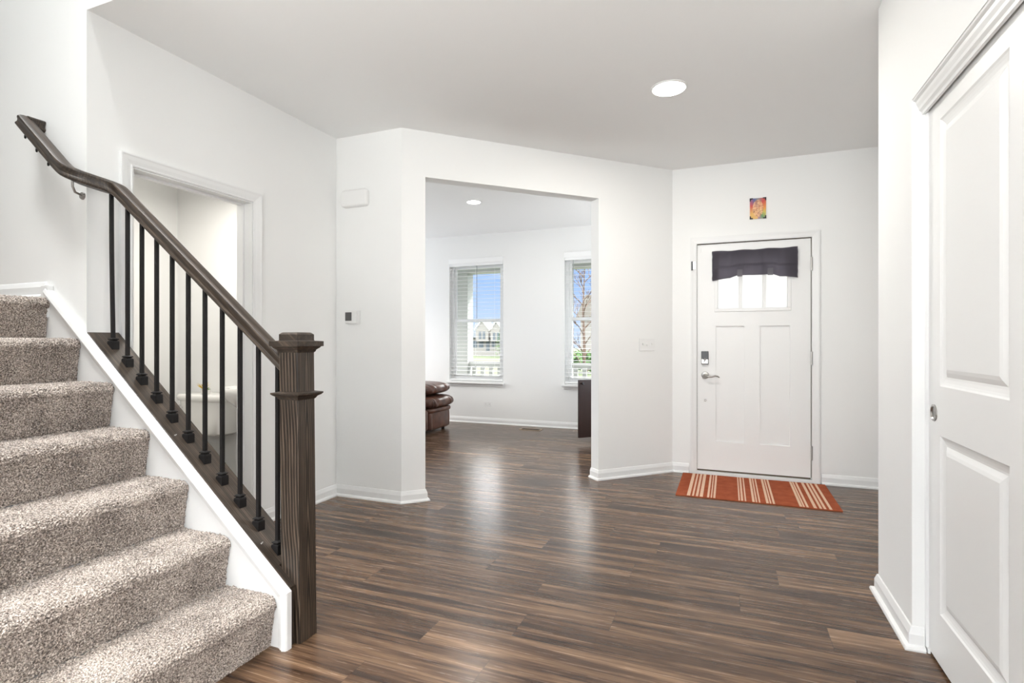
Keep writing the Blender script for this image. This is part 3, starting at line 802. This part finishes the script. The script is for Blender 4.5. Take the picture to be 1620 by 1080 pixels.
obj('body', MB().box(-2.711, -2.606, 3.346, 3.369, 1.322, 1.414), M['plastic'], t, bevel=.005)
obj('wall_plate', MB().box(-2.70, -2.583, 3.362, 3.3695, 1.314, 1.420), M['plastic'], t, bevel=.002)
obj('screen', MB().box(-2.706, -2.648, 3.3445, 3.3465, 1.342, 1.406), M['screen'], t)

def plate_on_diag(name, label, cat, ca, za, zb, half, n, kind):
    # plate on wall plane y-x=5.59 ; ca = centre x
    c = Vector((ca, ca + 5.59, (za + zb) / 2)); u = Vector((1, 1, 0)).normalized(); nrm = Vector((1, -1, 0)).normalized()
    t = thing(name, label, cat, c)
    def pbox(a0, a1, d0, d1, z0, z1):
        vs = []
        for z in (z0, z1):
            for a, d in ((a0, d0), (a1, d0), (a1, d1), (a0, d1)):
                p = c + u * a + nrm * d; vs.append((p.x, p.y, z))
        return MB().add(vs, [(3, 2, 1, 0), (4, 5, 6, 7), (0, 1, 5, 4), (1, 2, 6, 5), (2, 3, 7, 6), (3, 0, 4, 7)])
    obj('cover_plate', pbox(-half, half, .0005, .006, za, zb), M['plastic'], t, bevel=.002)
    zc_ = (za + zb) / 2
    for k in range(n):
        a = (k - (n - 1) / 2) * .046
        up = k != 1
        obj('toggle', pbox(a - .0045, a + .0045, .006, .016, zc_ + (.000 if up else -.012), zc_ + (.013 if up else .000)), M['plastic'], t, bevel=.001)
        for dz in (-.03, .03): obj('screw', pbox(a - .003, a + .003, .006, .0067, zc_ + dz - .003, zc_ + dz + .003), M['plastic'], t)
    return t
plate_on_diag('light_switch', 'white triple toggle light switch plate on the angled wall left of the front door', 'light switch', -.673, 1.103, 1.213, .083, 3, 0)

t = thing('wall_outlet', 'white horizontal power outlet low on the far wall under the left window', 'outlet', (-3.226, 7.13, .288))
obj('cover_plate', MB().box(-3.286, -3.166, 7.1235, 7.1295, .252, .324), M['plastic'], t, bevel=.002)
for xx in (-3.256, -3.196):
    r_ = obj('receptacle', MB().box(xx - .017, xx + .017, 7.121, 7.1236, .271, .305), M['plastic'], t, bevel=.003)
    obj('slots', MB().box(xx - .008, xx + .003, 7.1205, 7.1212, .280, .2825).box(xx - .008, xx + .003, 7.1205, 7.1212, .293, .2955).box(xx + .007, xx + .011, 7.1205, 7.1212, .286, .290), M['slot'], r_)
t = thing('floor_register', 'brown slotted floor vent near the far wall of the front room', 'floor vent', (-2.46, 6.86, 0))
obj('frame', MB().box(-2.62, -2.32, 6.80, 6.812, .0005, .006).box(-2.62, -2.32, 6.908, 6.92, .0005, .006).box(-2.62, -2.60, 6.812, 6.908, .0005, .006).box(-2.34, -2.32, 6.812, 6.908, .0005, .006), mat('register_tan', (.40, .31, .22), .4), t)
lr = MB()
for k in range(22): lr.box(-2.598 + k * .0117, -2.594 + k * .0117, 6.812, 6.908, .001, .0045)
obj('louvre', lr, mat('register_dark', (.06, .045, .035), .5), t)

# ------------------------------------------------------------------ WINDOWS + BLINDS
def window(name, x0, x1, wand_dx, wand_z, label):
    t = sthing(name, ((x0 + x1) / 2, 7.2, WZ0), label, 'window')
    ya, yb = 7.185, 7.265; m_ = MB(); f = .045
    zm = 1.495
    m_.box(x0, x0 + f, ya, yb, WZ0, WZ1).box(x1 - f, x1, ya, yb, WZ0, WZ1).box(x0 + f, x1 - f, ya, yb, WZ0, WZ0 + f).box(x0 + f, x1 - f, ya, yb, WZ1 - f, WZ1)
    obj('window_frame', m_, M['vinyl'], t, bevel=.003)
    for nm, za, zb, yo in (('upper_sash', zm - .02, WZ1 - f, .02), ('lower_sash', WZ0 + f, zm + .025, 0)):
        s = MB(); g_ = .038; a, b = x0 + f, x1 - f; y0, y1 = ya + .012 + yo, ya + .036 + yo
        s.box(a, a + g_, y0, y1, za, zb).box(b - g_, b, y0, y1, za, zb).box(a + g_, b - g_, y0, y1, za, za + g_ + .006).box(a + g_, b - g_, y0, y1, zb - g_, zb)
        so = obj(nm, s, M['vinyl'], t, bevel=.002)
        obj('pane', MB().box(a + g_, b - g_, y0 + .010, y0 + .014, za + g_, zb - g_), M['glass'], so)
    sl = MB().box(x0 - .025, x1 + .025, 7.075, 7.13, WZ0 - .025, WZ0 + .0).box(x0 + .001, x1 - .001, 7.13, 7.184, WZ0 + .0005, WZ0 + .012)
    obj('window_sill', sl, M['trim'], t, bevel=.004)
    obj('apron', MB().box(x0 - .012, x1 + .012, 7.113, 7.1295, WZ0 - .062, WZ0 - .025), M['trim'], t, bevel=.003)
window('window_1', *W1, .45, 1.0, 'left white double-hung window in the front room')
window('window_2', *W2, .10, .9, 'right white double-hung window in the front room, partly hidden by the opening edge')
def blind(x0, x1, label, wx, wz):
    t = thing('window_blind', label, 'window blind', ((x0 + x1) / 2, 7.15, WZ1), 'white slatted blinds in the front room windows')
    obj('headrail', MB().box(x0 + .004, x1 - .004, 7.126, 7.176, WZ1 - .048, WZ1 - .001), M['blind'], t, bevel=.003)
    obj('blind_valance', MB().box(x0 - .004, x1 + .004, 7.114, 7.121, WZ1 - .010, WZ1 + .062).box(x0 - .004, x0 + .001, 7.121, 7.1295, WZ1 + .0, WZ1 + .062).box(x1 - .001, x1 + .004, 7.121, 7.1295, WZ1 + .0, WZ1 + .062), M['blind'], t, bevel=.002)
    s = MB(); z = WZ1 - .085; k = 0; pit = .0555
    zs = []
    while z > WZ0 + .06: zs.append(z); z -= pit
    for z in zs:
        a = R(3)
        s.hexa([(x0 + .007, 7.127, z - .0015 - .025 * math.sin(a)), (x1 - .007, 7.127, z - .0015 - .025 * math.sin(a)), (x1 - .007, 7.177, z - .0015 + .025 * math.sin(a)), (x0 + .007, 7.177, z - .0015 + .025 * math.sin(a))],
               [(x0 + .007, 7.127, z + .0015 - .025 * math.sin(a)), (x1 - .007, 7.127, z + .0015 - .025 * math.sin(a)), (x1 - .007, 7.177, z + .0015 + .025 * math.sin(a)), (x0 + .007, 7.177, z + .0015 + .025 * math.sin(a))])
    obj('slats', s, M['blind'], t)
    obj('bottom_rail', MB().box(x0 + .006, x1 - .006, 7.128, 7.176, WZ0 + .018, WZ0 + .036), M['blind'], t, bevel=.003)
    for c_ in (x0 + .13, (x0 + x1) / 2, x1 - .13):
        obj('ladder_cord', MB().tube([(c_, 7.1255, WZ1 - .04), (c_, 7.1255, WZ0 + .03)], .0011, 6), M['blind'], t)
    obj('tilt_wand', MB().tube([(wx, 7.118, WZ1 - .05), (wx, 7.116, wz)], .0042, 8), mat('clear_wand', (.25, .27, .28), .2), t)
blind(*W1, 'white slatted blind on the left front room window', -3.40, 1.52)
blind(*W2, 'white slatted blind on the right front room window', -1.95, 1.60)

# ------------------------------------------------------------------ SOFA
def superbox(cx_, cy_, cz_, a, b, c, e1=.35, e2=.35, nu=64, nv=32, disp=None):
    def sp(v, e): return math.copysign(abs(v) ** e, v)
    m_ = MB(); rings = []
    for j in range(nv + 1):
        ph = -math.pi / 2 + math.pi * j / nv; ring = []
        ph = max(-math.pi / 2 + .01, min(math.pi / 2 - .01, ph))
        for i in range(nu):
            th = -math.pi + 2 * math.pi * i / nu
            x, y, z = sp(math.cos(ph), e1) * sp(math.cos(th), e2), sp(math.cos(ph), e1) * sp(math.sin(th), e2), sp(math.sin(ph), e1)
            p = Vector((cx_ + a * x, cy_ + b * y, cz_ + c * z))
            if disp: p = p + disp(p, x, y, z)
            ring.append(p)
        rings.append(ring)
    return m_.loft(rings)
sofa = thing('leather_sofa', 'brown leather sofa end with puffy arm beside the left front room window', 'sofa', (-4.1, 5.6, 0))
def wr(p, x, y, z):   # gathered wrinkles radiating on the front
    s = math.sin(p.y * 95 + p.z * 38 + 2 * math.sin(p.y * 31)) * .006 + math.sin(p.y * 52 - p.z * 30) * .005
    k = max(0, x) ** 2
    return Vector((s * k, 0, s * .3 * k))
def wr2(p, x, y, z):
    s = math.sin(p.y * 60 + 1.5 * math.sin(p.z * 9)) * .006 * max(0, 1 - abs(p.z - .12) * 3)
    return Vector((s * max(0, x) ** 2, 0, 0))
arm_y0, arm_y1 = 6.06, 6.62; ay = (arm_y0 + arm_y1) / 2; hb = (arm_y1 - arm_y0) / 2
obj('arm_base', superbox(-3.98, ay, .150, .42, hb - .01, .128, .18, .12, 160, 24, wr2), M['leather'], sofa, smooth=True)
obj('arm_band', superbox(-3.97, ay, .285, .43, hb + .005, .045, .5, .15, 96, 16), M['leather'], sofa, smooth=True)
obj('arm_bolster', superbox(-3.97, ay + .01, .385, .465, hb + .05, .092, .62, .28, 260, 28, wr), M['leather'], sofa, smooth=True)
obj('arm_pillow', superbox(-4.00, ay + .03, .555, .44, hb + .05, .092, .75, .4, 160, 28, wr), M['leather'], sofa, smooth=True)
for yy in (4.75, 5.48):
    obj('seat_cushion', superbox(-3.92, yy, .40, .42, .35, .11, .5, .25, 160, 24, wr), M['leather'], sofa, smooth=True)
obj('seat_base', superbox(-3.96, 5.08, .18, .42, .96, .14, .15, .12, 96, 20), M['leather'], sofa, smooth=True)
obj('sofa_back', superbox(-4.50, 5.35, .58, .18, 1.2, .36, .4, .3, 96, 24), M['leather'], sofa, smooth=True)
obj('arm_base', superbox(-3.98, 3.95, .30, .42, .2, .28, .4, .2, 96, 24), M['leather'], sofa, smooth=True)
for xx, yy in ((-3.64, 6.54), (-3.64, 3.85), (-4.5, 6.54), (-4.5, 3.85)):
    obj('foot', MB().lathe((xx, yy, 0), [(.022, 0), (.03, .035)], 14), M['black'], sofa)

# ------------------------------------------------------------------ dark cabinet with open door behind the opening's right edge
cab = thing('dark_cabinet', 'dark espresso wooden cabinet with small round knob beside the right window', 'cabinet', (-1.45, 6.15, 0))
u = Vector((1, 1, 0)).normalized(); nr = Vector((1, -1, 0)).normalized()
p0 = Vector((-1.60, 6.08, 0))
def cbox(a0, a1, d0, d1, z0, z1):
    vs = []
    for z in (z0, z1):
        for a, d in ((a0, d0), (a1, d0), (a1, d1), (a0, d1)):
            p = p0 + u * a + nr * d; vs.append((p.x, p.y, z))
    return MB().add(vs, [(3, 2, 1, 0), (4, 5, 6, 7), (0, 1, 5, 4), (1, 2, 6, 5), (2, 3, 7, 6), (3, 0, 4, 7)])
cdoor = obj('cabinet_door', cbox(0, .44, -.022, 0, .072, .742), M['espresso'], cab, bevel=.001)
kc = p0 + u * .048 + Vector((0, 0, .700))
kb = MB().tube([kc + nr * .0, kc + nr * .012, kc + nr * .018, kc + nr * .028], [.006, .007, .016, .012], 16)
obj('knob', kb, M['black'], cdoor, smooth=False)
obj('cabinet_body', cbox(.44, .84, -.42, 0, .06, .75), M['espresso'], cab, bevel=.001)
for a, d in ((.46, -.03), (.82, -.03), (.46, -.39), (.82, -.39)):
    obj('foot', cbox(a - .015, a + .015, d - .015, d + .015, 0, .06), M['espresso'], cab)

# ------------------------------------------------------------------ POWDER ROOM
tl = thing('toilet', 'white ceramic toilet with tall tank seen through the balusters', 'toilet', (-3.9, 3.0, 0))
def dshape(cx_, yb_, yfz, hw_, z, r=.35, n=28):
    pts = []
    for k in range(n):
        a = 2 * math.pi * k / n; c, s = math.cos(a), math.sin(a)
        x = cx_ + hw_ * math.copysign(abs(c) ** r, c)
        y = (yb_ + yfz) / 2 + (yb_ - yfz) / 2 * math.copysign(abs(s) ** (r if s > 0 else .75), s)
        pts.append((x, y, z))
    return pts
tank = MB().loft([dshape(-3.9, 3.255, 3.08, .17, .43), dshape(-3.9, 3.255, 3.055, .225, .455), dshape(-3.9, 3.255, 3.045, .245, .60), dshape(-3.9, 3.255, 3.04, .255, .712)])
autosmooth(obj('tank', tank, M['ceramic'], tl), 50)
lid = MB().loft([dshape(-3.9, 3.258, 3.03, .268, .712), dshape(-3.9, 3.258, 3.022, .277, .722), dshape(-3.9, 3.258, 3.022, .277, .748), dshape(-3.9, 3.255, 3.03, .268, .760), dshape(-3.9, 3.24, 3.05, .22, .764)])
autosmooth(obj('tank_lid', lid, M['ceramic'], tl), 50)
def ell(cx_, cy_, a, b, z, n=28): return [(cx_ + a * math.cos(2 * math.pi * k / n), cy_ + b * math.sin(2 * math.pi * k / n), z) for k in range(n)]
bowl = MB().loft([ell(-3.9, 2.86, .11, .20, 0), ell(-3.9, 2.86, .10, .19, .12), ell(-3.9, 2.82, .12, .22, .22), ell(-3.9, 2.80, .175, .26, .34), ell(-3.9, 2.80, .185, .27, .395)])
autosmooth(obj('bowl', bowl, M['ceramic'], tl), 50)
autosmooth(obj('seat', MB().loft([ell(-3.9, 2.79, .185, .265, .396), ell(-3.9, 2.79, .195, .275, .405), ell(-3.9, 2.79, .195, .275, .43), ell(-3.9, 2.79, .17, .25, .442)]), M['ceramic'], tl), 50)
obj('flush_lever', MB().lathe((-4.10, 3.045, .665), [(.012, 0), (.012, -.02)], 12, 'y').tube([(-4.10, 3.025, .665), (-4.04, 3.02, .66)], .006, 8), M['chrome'], tl)
snk = thing('pedestal_sink', 'white pedestal sink at the right of the powder room doorway', 'sink', (-3.235, 3.05, 0))
bs_ = MB().loft([ell(-3.235, 3.04, .09, .10, .66), ell(-3.235, 3.03, .17, .14, .70), ell(-3.235, 3.015, .24, .19, .76), ell(-3.235, 3.01, .27, .215, .80), ell(-3.235, 3.01, .275, .22, .835), ell(-3.235, 3.01, .265, .21, .848), ell(-3.235, 3.00, .21, .16, .845), ell(-3.235, 3.00, .15, .11, .77), ell(-3.235, 3.00, .03, .03, .74)])
autosmooth(obj('basin', bs_, M['ceramic'], snk), 50)
autosmooth(obj('pedestal', MB().loft([ell(-3.235, 3.08, .13, .12, 0), ell(-3.235, 3.08, .12, .11, .05), ell(-3.235, 3.08, .085, .085, .15), ell(-3.235, 3.08, .075, .08, .5), ell(-3.235, 3.06, .10, .10, .67)]), M['ceramic'], snk), 50)
obj('faucet', MB().tube([(-3.235, 3.19, .845), (-3.235, 3.19, .93), (-3.235, 3.14, .96), (-3.235, 3.09, .93)], .011, 10), M['chrome'], snk, smooth=True)
def pot(x, y, r, hgt, colr, label, spread, flower):
    t = thing('potted_plant', label, 'plant', (x, y, .7645), 'small plants on the toilet tank')
    obj('pot', MB().lathe((x, y, .7645), [(r * .85, 0), (r, hgt), (r * .9, hgt), (r * .85, hgt - .006)], 20), M['ceramic'], t, smooth=False)
    f = MB()
    for k in range(22):
        a = random.uniform(0, 6.28); el = random.uniform(.3, 1.4); L = spread * random.uniform(.7, 1.1)
        d = Vector((math.cos(a) * math.cos(el), math.sin(a) * math.cos(el), math.sin(el))); b = Vector((x, y, .7645 + hgt - .006)); s = d.cross(Vector((0, 0, 1))).normalized() * r * .22
        mid = b + d * L * .6; tip = b + d * L; nn_ = s.cross(d).normalized() * r * .08
        f.add([b, mid + s, tip, mid - s, mid + nn_], [(0, 1, 4), (1, 2, 4), (2, 3, 4), (3, 0, 4)])
    obj('foliage', f, mat('leaf_' + flower, colr, .5), t)
pot(-3.925, 3.12, .024, .038, (.75, .52, .03), 'small white pot with yellow blooms on the toilet tank, left one', .070, 'yellow')
pot(-3.872, 3.10, .030, .036, (.22, .34, .08), 'small white pot with short green succulent on the toilet tank, right one', .036, 'green')

# ------------------------------------------------------------------ OUTSIDE
def ext_mat(n, c, r=.8): return mat(n, c, r)
M['grass'] = ext_mat('lawn_grass', (.03, .048, .012)); M['siding'] = ext_mat('pale_siding', (.20, .195, .185)); M['roofing'] = ext_mat('slate_shingles', (.06, .075, .09))
M['porchw'] = ext_mat('porch_white', (.45, .46, .44), .5); M['conc'] = ext_mat('concrete', (.34, .33, .32)); M['brownroof'] = ext_mat('weathered_shingles', (.035, .033, .026))
M['bark'] = ext_mat('bark', (.09, .06, .045)); M['leaf'] = ext_mat('hedge_leaves', (.07, .14, .045)); M['darkwin'] = ext_mat('house_window_glass', (.08, .10, .12), .2); M['teal'] = ext_mat('teal_plastic', (.05, .30, .36), .4)
tag(obj('lawn', MB().box(-90, 60, 9.6, 170, -1.2, -1.0), M['grass']), 'green lawn and street verge outside', 'lawn', kind='stuff')
struct(obj('porch_floor', MB().box(-7, 3.2, 7.27, 9.5, -.25, -.05).box(-.27, 3.2, 5.24, 7.27, -.25, -.05), M['conc']), 'concrete porch floor outside', 'porch')
struct(obj('porch_roof', MB().box(-7, 3.2, 7.27, 9.6, 2.62, 2.7).box(-7, 3.2, 8.9, 9.12, 2.44, 2.62).box(-.27, 3.2, 5.24, 7.27, 2.62, 2.7), M['porchw']), 'white porch roof with beam seen through the window tops', 'porch roof')
for xx, lb in ((-4.55, 'white square porch column seen through the left window'), (-2.62, 'white square porch column seen through the right window')):
    t = thing('porch_column', lb, 'column', (xx, 9.0, -.05))
    obj('shaft', MB().box(xx - .12, xx + .12, 8.88, 9.12, -.05, 2.44), M['porchw'], t, bevel=.01)
    obj('column_base', MB().box(xx - .15, xx + .15, 8.85, 8.88, -.05, .12), M['porchw'], t)
t = thing('porch_railing', 'white porch railing outside the front room windows', 'railing', (-3.6, 9.0, 0))
for a, b in ((-6.9, -4.67), (-4.43, -2.74), (-2.50, -.3)):
    obj('top_rail', MB().box(a, b, 8.95, 9.05, .74, .82), M['porchw'], t)
    obj('bottom_rail', MB().box(a, b, 8.96, 9.04, .04, .10), M['porchw'], t)
    n = int((b - a) / .155)
    for k in range(n):
        xx = a + (k + .5) * (b - a) / n
        obj('railing_baluster', MB().box(xx - .035, xx + .035, 8.975, 9.025, .10, .74), M['porchw'], t)
def house(x0, x1, y, z0, ze, zr_, label, wallm, roofm, gables=(), wins=()):
    t = thing('house', label, 'house', ((x0 + x1) / 2, y + 4, z0), 'houses across the street')
    obj('house_wall', MB().box(x0, x1, y, y + 8, z0, ze), wallm, t)
    rf = MB().prism_x([(y - .5, ze), (y + 4, zr_), (y + 8.5, ze)], x0 - .4, x1 + .4)
    obj('house_roof', rf, roofm, t)
    for gx, gw, gb, gt in gables:
        g_ = obj('gable', MB().prism_y([(gx - gw, ze - .6), (gx + gw, ze - .6), (gx + gw, gb), (gx, gt), (gx - gw, gb)], y - .8, y + 2.5), wallm, t)
        obj('gable_trim', MB().prism_y([(gx - gw - .25, gb - .12), (gx - gw - .25, gb + .12), (gx, gt + .3), (gx + gw + .25, gb + .12), (gx + gw + .25, gb - .12), (gx, gt)], y - .95, y - .8), M['porchw'], g_)
        obj('house_window', MB().box(gx - .55, gx - .15, y - .84, y - .79, gb - 1.5, gb - .3).box(gx + .15, gx + .55, y - .84, y - .79, gb - 1.5, gb - .3), M['darkwin'], g_)
    for wx, wz, ww, wh in wins:
        obj('house_window', MB().box(wx - ww / 2, wx + ww / 2, y - .05, y + .02, wz, wz + wh), M['darkwin'], t)
house(-39.5, -29.0, 80, -1.0, 1.9, 5.2, 'pale two-storey house with two white gables seen through the left window', M['siding'], M['roofing'],
      gables=[(-36.9, 1.1, 3.2, 4.6), (-34.4, 1.0, 3.0, 4.4)], wins=[(-38.6, .3, .9, 1.1), (-37.4, .3, .8, 1.1), (-36.2, -.2, .6, 1.7), (-35.2, .4, .6, 1.0), (-33.5, .2, .7, 1.1)])
house(-58, -44, 84, -1.0, 2.6, 5.4, 'pale house far left beyond the porch column', M['siding'], M['roofing'], wins=[(-50, .6, .9, 1.2), (-47, .6, .9, 1.2)])
house(-15.6, -6.0, 60, -1.0, 4.0, 6.9, 'house with brown weathered roof seen through the right window', M['siding'], M['brownroof'], wins=[(-13.5, 1.2, 1.1, 1.3), (-11.2, 1.2, 1.1, 1.3)])
def conifer(x, y, z, h, label):
    t = thing('conifer', label, 'tree', (x, y, z))
    obj('trunk', MB().lathe((x, y, z), [(.08 * h / 2, 0), (.03, h * .9)], 8), M['bark'], t)
    f = MB()
    for k in range(520):
        s = random.random() ** .8; a = random.uniform(0, 6.28); r = (1 - s) * h * .30 * random.uniform(.6, 1.1)
        c = Vector((x + math.cos(a) * r, y + math.sin(a) * r, z + h * (.08 + .92 * s)))
        d = Vector((math.cos(a), math.sin(a), -.35)).normalized() * h * .06; s2 = d.cross(Vector((0, 0, 1))).normalized() * h * .03
        f.add([c - s2, c + s2, c + d], [(0, 1, 2)])
    obj('foliage', f, M['leaf'], t)
conifer(-30.5, 72, -1.0, 4.2, 'small green conifer in front of the pale house')
hd = MB()
for k in range(2600):
    c = Vector((random.uniform(-12.5, -6.0), random.uniform(37, 38.5), random.uniform(-.73, .45))); d = Vector((random.uniform(-1, 1), random.uniform(-1, 1), random.uniform(-1, 1))).normalized()
    s2 = d.orthogonal().normalized() * .12; hd.add([c - s2, c + s2, c + d * .25], [(0, 1, 2)])
tag(obj('hedge', hd, M['leaf']), 'low green hedge behind the bare tree', 'hedge')
def bare_tree(x, y, z, h, label):
    t = thing('bare_tree', label, 'tree', (x, y, z)); tr = MB(); br = MB()
    tr.tube([(x, y, z), (x + .03, y, z + h * .35), (x - .02, y, z + h * .62), (x + .05, y, z + h)], [.07, .055, .035, .012], 8)
    def grow(p, d, L, r, n):
        q_ = p + d * L; br.tube([p, p + d * L * .5 + Vector((random.uniform(-.04, .04), 0, .02)) * L, q_], [r, r * .8, r * .5], 5)
        if n > 0:
            for _ in range(3):
                nd = (d + Vector((random.uniform(-.8, .8), random.uniform(-.8, .8), random.uniform(-.2, .6)))).normalized()
                grow(p + d * L * random.uniform(.45, 1), nd, L * .62, r * .55, n - 1)
    for k in range(20):
        s = .18 + .8 * k / 20; a = k * 2.4
        grow(Vector((x, y, z + h * s)), Vector((math.cos(a) * .8, math.sin(a) * .8, .75)).normalized(), h * .17 * (1.15 - s * .6), .022, 3)
    obj('trunk', tr, M['bark'], t); obj('branches', br, M['bark'], t)
bare_tree(-4.95, 19.5, -.985, 5.3, 'thin bare tree seen through the right window')
bare_tree(-4.0, 24.5, -.985, 3.5, 'smaller bare tree behind the taller one, seen through the right window')
t = thing('portable_restroom', 'teal portable restroom booth far outside the left window', 'portable toilet', (-45.2, 78, -1.0))
obj('cabin', MB().box(-45.9, -44.7, 78, 79.2, -1.0, 1.0), M['teal'], t); obj('booth_roof', MB().box(-46.0, -44.6, 77.9, 79.3, 1.0, 1.25), M['porchw'], t); obj('booth_door', MB().box(-45.7, -44.9, 77.95, 78.0, -.9, .9), M['porchw'], t)
